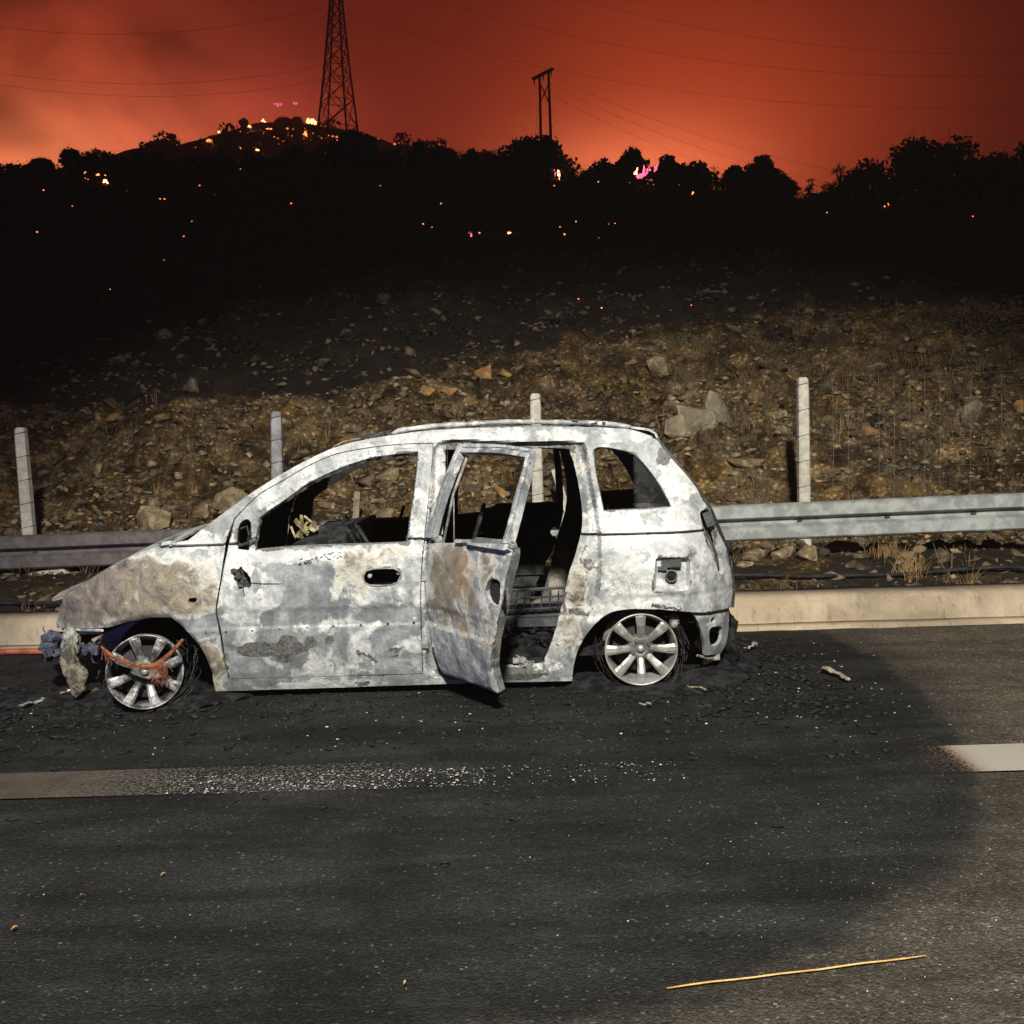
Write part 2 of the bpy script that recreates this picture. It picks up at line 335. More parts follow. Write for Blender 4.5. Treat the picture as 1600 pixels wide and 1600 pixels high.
f2 = t.math('MULTIPLY', t.step(at, 0.05, 0.42), 0.45)
col = t.mix(t.math('MAXIMUM', f, f2), stone, sootc)
finish(t, b, col, t.math('ADD', 0.62, t.math('MULTIPLY', mid, 0.3)), 0, t.math('ADD', t.math('MULTIPLY', vd.outputs['Distance'], -1.0), t.math('ADD', fine, t.math('MULTIPLY', mid, 0.6))), 0.006, 1.0, 0.12); M['asphalt'] = m

# road line: paint sheet with holes where it has burnt and flaked off
m, t, b = material('line_paint'); co = t.add('ShaderNodeTexCoord').outputs['Object']
at = t.add('ShaderNodeAttribute', attribute_name='keep').outputs['Color']; s3 = t.add('ShaderNodeSeparateColor'); t.put(s3.inputs[0], at)
n1 = t.noise(t.vmath('MULTIPLY', co, (0.6, 1.3, 1)), 95, 4, 0.75); n2 = t.noise(co, 6, 5, 0.6)
keep = t.step(t.math('ADD', s3.outputs[0], t.math('MULTIPLY', t.math('SUBTRACT', n1, 0.5), 1.7)), 0.44, 0.60)
brown = t.mix(t.step(n2, 0.3, 0.7), (0.040, 0.033, 0.024), (0.066, 0.055, 0.040))
colr = t.mix(s3.outputs[1], (0.29, 0.268, 0.235), brown); colr = t.mulc(1.0, colr, t.mix(n1, 0.6, 1.25)); colr = t.mix(s3.outputs[2], colr, (0.13, 0.065, 0.03))
finish(t, b, colr, 0.7, 0, n1, 0.003)
tr = t.add('ShaderNodeBsdfTransparent'); mx = t.add('ShaderNodeMixShader'); t.put(mx.inputs[0], keep)
t.l.new(tr.outputs[0], mx.inputs[1]); t.l.new(b.outputs[0], mx.inputs[2]); t.l.new(mx.outputs[0], m.node_tree.nodes['Material Output'].inputs[0]); M['line'] = m

# kerb concrete
m, t, b = material('kerb_concrete'); co = t.add('ShaderNodeTexCoord').outputs['Object']
n1 = t.noise(co, 2.2, 7, 0.6); n2 = t.noise(co, 26, 5, 0.7); n3 = t.noise(t.vmath('MULTIPLY', co, (3, 1, 1)), 9, 6, 0.7)
cc = t.mix(t.step(n1, 0.35, 0.65), (0.27, 0.215, 0.145), (0.34, 0.275, 0.195)); cc = t.mulc(1.0, cc, t.mix(n2, 0.8, 1.15))
cc = t.mix(t.math('MULTIPLY', t.step(n3, 0.54, 0.68), 0.5), cc, (0.10, 0.08, 0.055)); n4 = t.noise(t.vmath('ADD', co, (5, 5, 5)), 1.1, 8, 0.68, 0.6); cc = t.mulc(0.8, cc, t.mix(t.step(n4, 0.36, 0.62), 0.55, 1.15)); cc = t.mix(t.step(t.noise(co, 48, 3, 0.6), 0.70, 0.76), cc, (0.05, 0.04, 0.03)); finish(t, b, cc, 0.9, 0, n2, 0.003); M['kerb'] = m

# embankment earth with charred ground cover, also darkened where the lamp light ends
m, t, b = material('scorched_earth'); co = t.add('ShaderNodeTexCoord').outputs['Object']
at = t.add('ShaderNodeAttribute', attribute_name='burn').outputs['Fac']
n1 = t.noise(co, 0.75, 8, 0.62, 0.5); n2 = t.noise(co, 4.2, 8, 0.68); n3 = t.noise(co, 28, 5, 0.7); vv = t.voro(co, 16)
soil = t.ramp(t.math('ADD', t.math('MULTIPLY', n2, 0.65), t.math('MULTIPLY', n3, 0.35)), [(0.34, (0.055, 0.034, 0.017)), (0.44, (0.16, 0.10, 0.048)), (0.51, (0.27, 0.18, 0.088)), (0.57, (0.38, 0.275, 0.15)), (0.66, (0.50, 0.39, 0.235))])
n6 = t.noise(co, 1.35, 6, 0.6, 0.4); soil = t.mix(t.step(n6, 0.46, 0.60), soil, t.mulc(1.0, soil, (0.95, 0.86, 0.62)))
soil = t.mulc(1.0, soil, t.mix(t.step(vv, 0.0, 0.55), 1.35, 0.45)); soil = t.mulc(1.0, soil, t.mix(t.step(t.noise(co, 2.3, 7, 0.65, 0.5), 0.38, 0.60), 0.36, 1.25))
soil = t.mulc(1.0, soil, t.mix(t.step(t.noise(t.vmath('MULTIPLY', co, (0.6, 1, 1.6)), 0.9, 6, 0.6, 0.8), 0.42, 0.58), 0.55, 1.15))
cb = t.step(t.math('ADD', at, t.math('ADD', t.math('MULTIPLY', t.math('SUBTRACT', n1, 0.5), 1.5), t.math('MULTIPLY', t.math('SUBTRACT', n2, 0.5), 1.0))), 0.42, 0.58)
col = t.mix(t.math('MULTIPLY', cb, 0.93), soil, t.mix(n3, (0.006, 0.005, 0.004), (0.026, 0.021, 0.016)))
finish(t, b, col, 0.95, 0, t.math('ADD', n2, t.math('MULTIPLY', n3, 0.5)), 0.06, 1.0, 0.2); M['earth'] = m
M['hill'] = simple('burnt_hillside', (0.06, 0.05, 0.045), (0.16, 0.13, 0.11), 0.4, 0.98, 0, 0.2, bscale=1.5)

# ------------------------------------------------------------------ terrain
def interp(x, pts):
    xs = [p[0] for p in pts]; ys = [p[1] for p in pts]; return float(np.interp(x, xs, ys))
# ridge line traced as pixels (x, y of the bare ground)
RIDGE = [(-500, 285), (0, 272), (130, 262), (300, 268), (480, 262), (600, 262), (740, 258), (900, 278), (1010, 290), (1130, 298), (1245, 308), (1340, 318), (1450, 315), (1600, 300), (2100, 290)]
RY = 46.0
RPTS = []
for x, y in RIDGE:
    q = onY(x, y, RY); RPTS.append((q.x / RY, q.z))
def fr(v): return noise.fractal(Vector(v), 1.0, 2.0, 5)
def terrain(X, Y):
    if Y < 7.9: return 0.10
    base = interp(Y, [(7.9, 0.12), (8.3, 0.02), (8.8, 0.10), (9.6, 0.22), (10.5, 0.10), (11.1, 0.30), (12.5, 1.10), (14.5, 2.15), (17, 3.15), (22, 4.7), (30, 6.9), (RY, 0)])
    rz = interp(X / RY, RPTS) if Y > 30 else 0
    if Y > 22:
        a = interp(X / Y, RPTS) / 11.4
        prof = interp(Y, [(22, 4.7), (27, 6.3), (34, 8.35), (RY, 11.4), (52, 11.3), (62, 8), (90, 2), (140, 0)])
        k = min(1, (Y - 22) / 14.0); base = prof * (1 - k + k * a)
    s = min(1.0, max(0.0, (Y - 10.3) / 2.0))
    n = 0.30 * s * fr((X * 0.45, Y * 0.45, 0.3)) + (0.04 + 0.11 * s) * fr((X * 2.1, Y * 2.1, 4.3)) * (1 if Y < 24 else 1.6)
    if 10.4 < Y < 20: n += 0.11 * s * (abs(noise.noise(Vector((X * 1.1, Y * 1.6, 7)))) * 2 - .5) + 0.07 * s * (abs(noise.noise(Vector((X * 2.9, Y * 3.4, 1)))) * 2 - .5)
    if Y < 19: n += (0.02 + 0.05 * s) * fr((X * 7.5, Y * 7.5, 9.1))
    if Y > 24: n *= 1.0 if Y < 38 else 0.5
    return base + n
def hit(x, y, y0=8.0, y1=70):
    d = ray(x, y); Y = y0
    while Y < y1:
        t_ = Y / d.y
        if H + d.z * t_ < terrain(d.x * t_, Y): break
        Y += 0.05 if Y < 20 else 0.25
    t_ = Y / d.y; X = d.x * t_
    return Vector((X, Y, terrain(X, Y)))
def grid(name, xs, ys, zf, mat, kind='structure', smooth=True, attr=None):
    V = np.array([(x, y, zf(x, y)) for y in ys for x in xs]); nx, ny = len(xs), len(ys)
    i = np.arange(nx - 1)[None, :] + nx * np.arange(ny - 1)[:, None]
    Fa = np.stack([i, i + 1, i + 1 + nx, i + nx], -1).reshape(-1, 4)
    o = mesh_obj(name, V, Fa, mat, smooth=smooth); o['kind'] = kind
    if attr:
        nm, fn = attr; A = o.data.attributes.new(nm, 'FLOAT', 'POINT'); A.data.foreach_set('value', [fn(v[0], v[1]) for v in V])
    return o
def ax(*segs):
    out = []
    for a, b, d in segs: out += list(np.arange(a, b, d))
    return out + [segs[-1][1]]
# charred ground cover on the slope: heavy up-slope and to the left, thin low on the right; its edge also paints in the lamp's fade-out
def pix(X, Y, Z):
    d = Vector((X, Y, Z - H)); w_ = d.dot(fwd); return 800 + F * d.dot(RT) / w_, 800 - F * d.dot(UP) / w_
def slope_burn_fade(X, Y):
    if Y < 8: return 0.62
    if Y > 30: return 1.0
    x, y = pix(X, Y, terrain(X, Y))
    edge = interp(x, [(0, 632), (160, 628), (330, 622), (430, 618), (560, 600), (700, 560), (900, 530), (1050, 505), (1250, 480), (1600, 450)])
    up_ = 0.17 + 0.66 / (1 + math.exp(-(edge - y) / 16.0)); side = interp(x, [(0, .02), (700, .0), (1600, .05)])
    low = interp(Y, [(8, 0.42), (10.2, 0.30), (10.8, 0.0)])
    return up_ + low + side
grid('ground', ax((-150, -14, 8), (-14, -8, 0.3), (-8, 8, 0.06), (8, 14, 0.3), (14, 150, 8)), ax((7.72, 17.5, 0.06), (17.5, 26, 0.2), (26, 66, 0.7), (66, 150, 6)), terrain, M['earth'], attr=('burn', slope_burn_fade))

# far hill with the fires (pixel silhouette at 112 m)
FY = 112.0
FAR = []
for x, y in [(-700, 330), (-200, 300), (0, 292), (90, 262), (150, 240), (210, 228), (290, 222), (340, 212), (400, 196), (450, 190), (505, 196), (560, 212), (640, 226), (720, 246), (800, 262), (950, 290), (1300, 320), (2200, 330)]:
    q = onY(x, y, FY); FAR.append((q.x, q.z))
def farhill(X, Y):
    top = interp(X * FY / Y, FAR)
    k = interp(Y, [(70, 0.30), (FY, 1.0), (150, 0.98), (260, 0.55)])
    return top * k + 0.9 * fr((X * 0.09, Y * 0.09, 2)) + 0.35 * fr((X * 0.5, Y * 0.5, 5))
grid('hills', ax((-160, -75, 8), (-75, 40, 0.9), (40, 160, 8)), ax((66, 118, 0.9), (118, 190, 8)), farhill, M['hill'])
def fhit(x, y):
    d = ray(x, y); Y = 70.0
    while Y < FY + 2:
        t_ = Y / d.y
        if H + d.z * t_ < farhill(d.x * t_, Y): break
        Y += 0.4
    t_ = Y / d.y; return Vector((d.x * t_, Y, H + d.z * t_))

# ------------------------------------------------------------------ road, line, kerb
BURN = [onZ(x, y) for x, y in [(-900, 1000), (1290, 983), (1390, 1030), (1450, 1085), (1500, 1140), (1528, 1200), (1528, 1270), (1500, 1350), (1450, 1430), (1390, 1500), (1300, 1575), (1100, 1680), (700, 1750), (-200, 1900), (-1500, 2100)]]
BP = np.array([(p.x, p.y) for p in BURN])
def inpoly(P, Q):
    P = np.asarray(P); x, y = P[:, 0], P[:, 1]; r = np.zeros(len(P), bool); n_ = len(Q)
    for i in range(n_):
        x1, y1 = Q[i]; x2, y2 = Q[(i + 1) % n_]
        c = (y1 > y) != (y2 > y); xx = (x2 - x1) * (y - y1) / ((y2 - y1) if y2 != y1 else 1e-9) + x1
        r ^= c & (x < xx)
    return r
def polydist(P, Q, closed=True):
    P = np.asarray(P, float); Q = np.asarray(Q, float); d = np.full(len(P), 1e9); n_ = len(Q)
    for i in range(n_ if closed else n_ - 1):
        a = Q[i]; b_ = Q[(i + 1) % n_]; ab = b_ - a; L = max(ab @ ab, 1e-12)
        t_ = np.clip(((P - a) @ ab) / L, 0, 1); d = np.minimum(d, np.linalg.norm(P - a - t_[:, None] * ab, axis=1))
    return d
def road_z(x, y):
    if 5.0 < y < 7.4 and -3.8 < x < 2.6: return 0.006 * fr((x * 3, y * 3, 1))
    return 0.0
xs = ax((-150, -6, 8), (-6, 6, 0.06), (6, 150, 8)); ys = ax((-80, 1.2, 6), (1.2, 7.34, 0.06))
ro = grid('road', xs, ys, road_z, M['asphalt'])
P2 = np.array([(x, y) for y in ys for x in xs]); dd = polydist(P2, BP); ins = inpoly(P2, BP)
sof = np.clip((P2[:, 1] - 1.8) / 2.6, 0.35, 1); val = np.where(ins, 0.5 + dd * 1.2 * sof, 0.5 - dd * 1.5 * sof); lf = np.clip((P2[:, 0] + 3.2) / 2.5, 0, 1); nearf = np.clip((P2[:, 1] - 2.2) / 1.4, 0, 1)
val = np.clip(val, 0, 1) * (1 - 0.45 * (1 - lf) * (1 - nearf) - 0.10 * (1 - nearf))
A = ro.data.attributes.new('burn', 'FLOAT', 'POINT'); A.data.foreach_set('value', np.clip(val, 0, 1).astype(np.float32))

a0, a1 = onZ(0, 1212), onZ(0, 1252); b0, b1 = onZ(1530, 1167), onZ(1530, 1209)
def line_y(px_far, X):
    p, q = px_far; k = (X - p.x) / (q.x - p.x); return p.y + (q.y - p.y) * k
LX = ax((-60, -6, 4), (-6, 6, 0.05), (6, 60, 4)); V = []; 
for X in LX:
    ya, yb = line_y((a1, b1), max(-8, min(8, X))), line_y((a0, b0), max(-8, min(8, X)))
    for k in range(5): V.append((X, ya + (yb - ya) * k / 4, 0.010))
i = np.arange(4)[None, :] + 5 * np.arange(len(LX) - 1)[:, None]
ln = mesh_obj('road_marking', np.array(V), np.stack([i, i + 5, i + 6, i + 1], -1).reshape(-1, 4), M['line']); ln['kind'] = 'structure'
def lx(px_): return onZ(px_, 1230 - px_ * 0.027).x
kp = [(-60, .85), (lx(0), 0.80), (lx(160), 0.60), (lx(300), 0.40), (lx(400), 0.36), (lx(560), 0.36), (lx(680), 0.24), (lx(780), 0.04), (lx(870), 0.0), (lx(1000), 0.05), (lx(1060), 0.0), (lx(1080), -0.4), (lx(1290), -0.4), (lx(1400), 0.18), (lx(1500), 0.45), (lx(1535), 1.3), (60, 1.5)]
br = [(-60, 1), (lx(60), 1), (lx(200), 0.9), (lx(420), 0.15), (lx(1200), 0.0), (60, 0.0)]
og = [(-60, 0), (lx(1150), 0), (lx(1300), 0.95), (lx(1490), 0.9), (lx(1532), 0.0), (60, 0)]
A = ln.data.color_attributes.new('keep', 'FLOAT_COLOR', 'POINT'); buf = []
for (X, Y_, z) in V: buf += [interp(X, kp), interp(X, br), interp(X, og), 1]
A.data.foreach_set('color', buf)

prof = [(7.27, -0.02), (7.27, 0.022), (7.383, 0.030), (7.387, 0.012), (7.393, 0.012), (7.399, 0.050), (7.425, 0.185), (7.45, 0.205), (7.50, 0.212), (7.74, 0.205), (7.76, 0.05)]
KX = ax((-120, -8, 8), (-8, 8, 0.08), (8, 120, 8)); V = []
for X in KX:
    for (Y_, z) in prof:
        V.append((X, Y_ + 0.006 * fr((X * 1.6, z * 9, 1)), z + 0.004 * fr((X * 2.2, Y_ * 4, 3))))
k_ = len(prof); i = np.arange(k_ - 1)[None, :] + k_ * np.arange(len(KX) - 1)[:, None]
tag(mesh_obj('kerb', np.array(V), np.stack([i, i + k_, i + k_ + 1, i + 1], -1).reshape(-1, 4), M['kerb'], smooth=False), kind='structure')

# ------------------------------------------------------------------ the burnt-out car
YN, YC = 5.70, 6.56                                   # near side plane, centre line
def surf(X, Z):
    y = YN
    if Z < 0.25: y += 0.10 * (0.25 - Z)
    if Z < 0.62: y += 0.05 * ((0.62 - Z) / 0.4) ** 2
    if Z > 0.86: y += 0.30 * (Z - 0.86) + 0.18 * (Z - 0.86) ** 2
    elif Z > 0.62: y += 0.03 * ((Z - 0.62) / 0.24) ** 2
    else: pass
    if X < -1.85: y += 0.26 * ((-1.85 - X) / 0.62) ** 2
    if X > 0.75: y += 0.24 * ((X - 0.75) / 0.42) ** 2.4
    return y
def P(x, y, off=0.0):
    Y = YN
    for _ in range(6):
        q = onY(x, y, Y); Y = surf(q.x, q.z)
    return (q.x, q.z)
def P3(x, y, off=0.0):
    X, Z = P(x, y); return Vector((X, surf(X, Z) + off, Z))
def crom(p0, p1, p2, p3, t):
    return [0.5 * ((2 * p1[i]) + (-p0[i] + p2[i]) * t + (2 * p0[i] - 5 * p1[i] + 4 * p2[i] - p3[i]) * t * t + (-p0[i] + 3 * p1[i] - 3 * p2[i] + p3[i]) * t ** 3) for i in (0, 1)]
def outline(pts, step=0.014, closed=True, pix=True):
    """pixel outline -> dense points in the car's (X, Z); a third element marks a corner"""
    n_ = len(pts); out = []; cor = [len(p) > 2 for p in pts]
    for i in range(n_ if closed else n_ - 1):
        p1, p2 = pts[i], pts[(i + 1) % n_]
        p0 = p1 if cor[i] or (not closed and i == 0) else pts[i - 1]
        p3 = p2 if cor[(i + 1) % n_] or (not closed and i == n_ - 2) else pts[(i + 2) % n_]
        L = math.hypot(p2[0] - p1[0], p2[1] - p1[1]) / (293.0 if pix else 1.0)
        k = max(1, int(round(L / step)))
        for j in range(k): out.append(crom(p0, p1, p2, p3, j / k))
    if not closed: out.append(list(pts[-1][:2]))
    return [P(*q) for q in out] if pix else [tuple(q) for q in out]
def shrink(poly, d):
    Q = np.array(poly); n_ = len(Q); area = 0.5 * np.sum(Q[:, 0] * np.roll(Q[:, 1], -1) - np.roll(Q[:, 0], -1) * Q[:, 1]); s = 1 if area > 0 else -1
    T = np.roll(Q, -1, 0) - np.roll(Q, 1, 0); T /= np.maximum(np.linalg.norm(T, axis=1)[:, None], 1e-9)
    return [tuple(v) for v in Q + s * d * np.stack([-T[:, 1], T[:, 0]], 1)]
def triangulate(outer, holes, res=0.02):
    V = []; E = []
    for loop in [outer] + holes:
        b = len(V); m_ = len(loop); V += [Vector(p) for p in loop]; E += [(b + i, b + (i + 1) % m_) for i in range(m_)]
    O = np.array(outer); lo, hi = O.min(0), O.max(0)
    gx = np.arange(lo[0], hi[0], res); gz = np.arange(lo[1], hi[1], res * 0.87)
    G = np.array([(x + (res / 2 if j % 2 else 0), z) for j, z in enumerate(gz) for x in gx])
    keep = inpoly(G, O)
    dd_ = polydist(G, O)
    for h_ in holes: keep &= ~inpoly(G, np.array(h_)); dd_ = np.minimum(dd_, polydist(G, np.array(h_)))
    G = G[keep & (dd_ > res * 0.45)]
    V += [Vector(p) for p in G]
    r = delaunay_2d_cdt(V, E, [], 0, 1e-6)
    vv_ = np.array([v[:] for v in r[0]]); tr_ = np.array([f for f in r[2] if len(f) == 3]); c = vv_[tr_].mean(1)
    ok = inpoly(c, O)
    for h_ in holes: ok &= ~inpoly(c, np.array(h_))
    tr_ = tr_[ok]; a = vv_[tr_]; ar = (a[:, 1, 0] - a[:, 0, 0]) * (a[:, 2, 1] - a[:, 0, 1]) - (a[:, 1, 1] - a[:, 0, 1]) * (a[:, 2, 0] - a[:, 0, 0])
    tr_ = tr_[np.abs(ar) > 1e-9]; ar = ar[np.abs(ar) > 1e-9]; tr_[ar < 0] = tr_[ar < 0][:, ::-1]
    return vv_, tr_
# wear, with some light and shade, painted on the sheet metal: (pixel x, pixel y, radius x, radius y, channel, amount); 0 tan, 1 rust, 2 white ash and painted sheen, 3 soot and painted shadow
WEAR_AND_LIGHT = [(205, 925, 115, 50, 0, .95), (290, 930, 55, 36, 0, .62), (120, 950, 50, 60, 0, .9), (200, 862, 70, 12, 2, .5), (270, 905, 40, 22, 2, .35), (330, 1040, 24, 45, 0, .75), (300, 850, 50, 22, 2, .7), (320, 870, 30, 40, 2, .5), (250, 950, 60, 26, 0, .4),
        (560, 890, 46, 40, 0, .62), (590, 865, 46, 18, 0, .55), (520, 925, 50, 25, 0, .30), (560, 940, 60, 26, 0, .2), (370, 880, 30, 45, 2, .95), (470, 868, 90, 16, 2, .62), (620, 870, 40, 26, 2, .7), (400, 925, 40, 26, 2, .75),
        (405, 1014, 34, 12, 3, 1.0), (445, 1014, 34, 12, 3, 1.0), (450, 1000, 14, 9, 3, .9), (486, 1004, 10, 10, 3, .8), (515, 1000, 8, 8, 3, .7), (445, 1029, 18, 7, 3, .75), (354, 1030, 8, 30, 3, .5), (370, 1000, 45, 45, 2, .42), (545, 1025, 60, 22, 3, .42), (615, 1018, 40, 26, 3, .36), (400, 1050, 60, 12, 3, .36), (640, 960, 30, 60, 2, .3), (520, 980, 140, 10, 2, .35),
        (740, 890, 60, 60, 0, .80), (800, 900, 50, 60, 1, .60), (700, 860, 200, 8, 2, .5), (860, 920, 14, 90, 2, .5), (708, 872, 20, 14, 1, .5), (770, 960, 40, 40, 1, .42), (730, 945, 70, 30, 0, .65), (720, 1010, 60, 60, 2, .45), (800, 1030, 60, 40, 2, .35), (840, 870, 60, 40, 0, .5), (845, 960, 50, 50, 0, .40),
        (905, 930, 16, 60, 0, .62), (890, 980, 22, 40, 0, .6), (1010, 840, 80, 34, 2, .85), (990, 800, 60, 14, 2, .6), (1060, 740, 30, 50, 2, .45), (1020, 945, 90, 12, 2, .5), (1100, 930, 40, 30, 2, .5), (960, 905, 30, 18, 2, .4), (1075, 802, 22, 14, 3, .42), (1130, 870, 14, 60, 0, .3), (1055, 945, 40, 8, 3, .42), (1035, 714, 12, 18, 3, .5), (1110, 940, 30, 20, 3, .28),
        (700, 690, 160, 12, 2, .30), (450, 740, 80, 60, 2, .25), (660, 770, 16, 80, 2, .45), (380, 840, 18, 30, 3, .38), (384, 790, 25, 12, 3, .25), (945, 740, 14, 60, 2, .5), (420, 1068, 80, 10, 2, .4), (560, 1068, 26, 10, 3, .45), (545, 1070, 20, 8, 3, .45), (870, 1055, 26, 14, 2, .5), (780, 1055, 80, 10, 3, .9), (700, 1062, 30, 10, 3, .3)]  # rear sill patch: soot that also paints in the open door's shadow
WEAR_AND_LIGHT += [(500, 868, 200, 14, 2, .8), (380, 960, 30, 60, 2, .55), (460, 1040, 130, 26, 2, .45), (330, 900, 20, 60, 2, .6), (450, 730, 120, 50, 2, .55), (800, 682, 240, 14, 2, .6), (1010, 830, 110, 40, 2, .88), (1000, 950, 90, 18, 2, .9), (1110, 900, 40, 60, 2, .5), (650, 780, 20, 80, 2, .6), (940, 760, 16, 90, 2, .5), (600, 1010, 60, 30, 2, .3), (1060, 740, 40, 60, 2, .8), (1000, 880, 60, 20, 2, .8), (480, 930, 110, 40, 0, .12), (720, 860, 120, 12, 2, .6), (500, 1070, 300, 8, 2, .45)]  # quarter-panel whites: ash plus the panel's bright reflection painted in
WR = []
for (x, y, rx, ry, ch, am) in WEAR_AND_LIGHT:
    X, Z = P(x, y); WR.append((X, Z, rx / 293.0, ry / 293.0, ch, am))
def wear_at(XZ):
    out = np.zeros((len(XZ), 4), np.float32)
    for (X, Z, rx, rz, ch, am) in WR:
        d2 = ((XZ[:, 0] - X) / rx) ** 2 + ((XZ[:, 1] - Z) / rz) ** 2
        out[:, ch] = np.maximum(out[:, ch], am * np.exp(-0.55 * d2 ** 1.5))
    return out
def set_wear(o, W_):
    A = o.data.color_attributes.new('wear', 'FLOAT_COLOR', 'POINT'); A.data.foreach_set('color', np.ascontiguousarray(W_, np.float32).ravel())
def solid(o, th, off=-1):
    md = o.modifiers.new('thickness', 'SOLIDIFY'); md.thickness = th; md.offset = off; md.use_even_offset = False
    es = o.modifiers.new('crisp_edges', 'EDGE_SPLIT'); es.split_angle = R(38)
CREASE1 = P(500, 951)[1]; CREASE2 = P(500, 978)[1]; CREASE3 = P(1000, 935)[1]
def dent(X, Z): return 0.007 * fr((X * 3.1, Z * 3.1, 7.7)) + 0.0028 * fr((X * 11, Z * 11, 2.2))
def panel(name, parent, outer, holes=(), th=0.03, off=0.0, depth=None, mirror=False, xform=None, res=0.02, mat='paint', creases=True, wear=True, smooth=True, wob=1.0, grime_shade=None):
    VV, T = triangulate(outer, [list(h_) for h_ in holes], res)
    Y = np.array([surf(x, z) + off + wob * dent(x, z) for x, z in VV])
    if creases:
        Y += 0.006 * np.clip((CREASE1 + 0.004 - VV[:, 1]) / 0.010, 0, 1) * (VV[:, 0] < 0.65)
        Y -= 0.008 * np.clip((CREASE2 - VV[:, 1]) / 0.005, 0, 1) * (VV[:, 0] < 0.65)
        Y += 0.008 * np.exp(-((VV[:, 1] - CREASE3) / 0.006) ** 2) * (VV[:, 0] > 0.44)
    if depth is not None: Y += depth(VV)
    W_ = wear_at(VV)
    for h_ in holes:
        if len(h_) > 20: W_[:, 3] = np.maximum(W_[:, 3], 0.46 * np.exp(-(polydist(VV, np.array(h_)) / 0.022) ** 2))
    W_[:, 3] = np.maximum(W_[:, 3], 0.36 * np.exp(-(polydist(VV, np.array(outer)) / 0.012) ** 2))
    if grime_shade is not None:
        g_ = inpoly(VV, grime_shade); W_[g_, 3] = np.maximum(W_[g_, 3], 0.40); W_[g_, 0] = np.maximum(W_[g_, 0], 0.34)  # tan and soot streaks plus painted shade so the recess depth shows
    if mirror: Y = 2 * YC - Y; T = T[:, ::-1]
    V3 = np.stack([VV[:, 0], Y, VV[:, 1]], 1)
    if xform: V3 = xform(V3)
    o = mesh_obj(name, V3, T, M[mat], parent, smooth=smooth)
    if wear: set_wear(o, W_)
    if th: solid(o, th)
    return o
def ellipse_px(x, y, rx, ry, n_=14, sq=2.0):
    pts = []
    for k in range(n_):
        a = 2 * math.pi * k / n_; c, s = math.cos(a), math.sin(a)
        pts.append(P(x + rx * math.copysign(abs(c) ** (2 / sq), c), y + ry * math.copysign(abs(s) ** (2 / sq), s)))
    return pts

ctr = onY(620, 1085, YC); CARO = (ctr.x, YC, 0.0)
car = empty('burnt_car', CARO, 'burnt-out grey-white family car on bare rims with its rear door hanging open', 'car')

# --- outlines traced from the picture (pixels)
DOORF = [(366, 810, 'c'), (401, 775), (440, 751), (488, 724), (530, 707.5), (590, 697), (635, 693), (677, 692, 'c'), (677, 712), (669.5, 790), (664, 844), (659.5, 889), (658, 940), (659.5, 1000), (661.5, 1053, 'c'), (590, 1055.5), (470, 1058.5), (359, 1061, 'c'), (351, 1030), (346, 994), (338, 960), (340, 935), (348, 890), (357, 847)]
WINF = [(398.5, 860, 'c'), (400, 835), (405, 809, 'c'), (420, 797), (440, 784), (470, 763), (500, 745), (545, 726), (590, 713), (654, 706, 'c'), (652.5, 730), (647, 775), (640, 820), (636, 848, 'c'), (590, 850), (470, 854)]
DOORR = [(683, 693, 'c'), (676, 760), (670, 800), (667, 850), (664.5, 900), (664, 960), (666, 1010), (668, 1040), (674, 1051, 'c'), (750, 1049), (832, 1047, 'c'), (838, 1015), (850, 985), (868, 950), (885, 915), (896, 880), (903, 850), (906, 825), (903, 780), (898, 740), (892, 706), (886, 694, 'c'), (790, 691)]
WINR = [(700, 706, 'c'), (790, 703), (880, 706, 'c'), (885, 745), (889, 790), (890, 824, 'c'), (800, 832), (690, 845, 'c'), (690, 810), (695, 750)]
SIDE = [(294, 844, 'c'), (320, 824), (365, 790), (410, 759), (455, 732), (500, 709), (530, 697), (575, 686), (614, 680), (680, 672), (800, 667), (900, 667), (960, 669), (989, 672), (1024, 686), (1034, 698), (1055, 723), (1073, 743), (1090, 766), (1098, 782), (1110, 798), (1119, 824), (1133, 853), (1143, 878), (1145, 916), (1143, 949, 'c'),
        (1120, 954), (1096, 957), (1061, 955), (1044, 953.5), (1021, 952), (986, 952), (955, 957), (932, 973), (915, 993), (903, 1016), (896, 1042), (894, 1064, 'c'), (790, 1066), (683, 1069), (500, 1075), (338, 1080, 'c'), (347, 1070), (359, 1061, 'c'), (470, 1058), (590, 1056), (661, 1053, 'c'), (659.5, 1000), (658, 940), (659.5, 889), (664, 844), (669.5, 790), (677, 712), (677, 692, 'c'), (635, 693), (590, 697), (530, 707.5), (488, 724), (440, 751), (401, 775), (366, 810, 'c'), (355, 838, 'c')]
OPENR = [(695, 703, 'c'), (790, 700), (882, 701), (891, 708), (899, 730), (908, 775), (911, 820), (902, 862), (890, 898), (881, 940), (869, 985), (860, 1012), (852, 1030), (840, 1040), (760, 1043), (690, 1044, 'c'), (686, 960), (690, 850), (695, 770)]
SHUT = [(684, 693), (790, 690), (900, 690), (915, 697), (921, 730), (932, 790), (938, 830), (940, 880), (937, 920), (926, 955), (908, 982), (895, 1012), (885, 1035), (850, 1050), (750, 1053), (672, 1055), (666, 1000), (663, 920), (668, 840), (674, 770)]
QWIN = [(927, 703, 'c'), (940, 698), (985, 707), (1003, 721), (1024, 747), (1041, 775), (1049, 792, 'c'), (1010, 795.5), (975, 797), (943, 799, 'c'), (936, 765), (930, 735)]
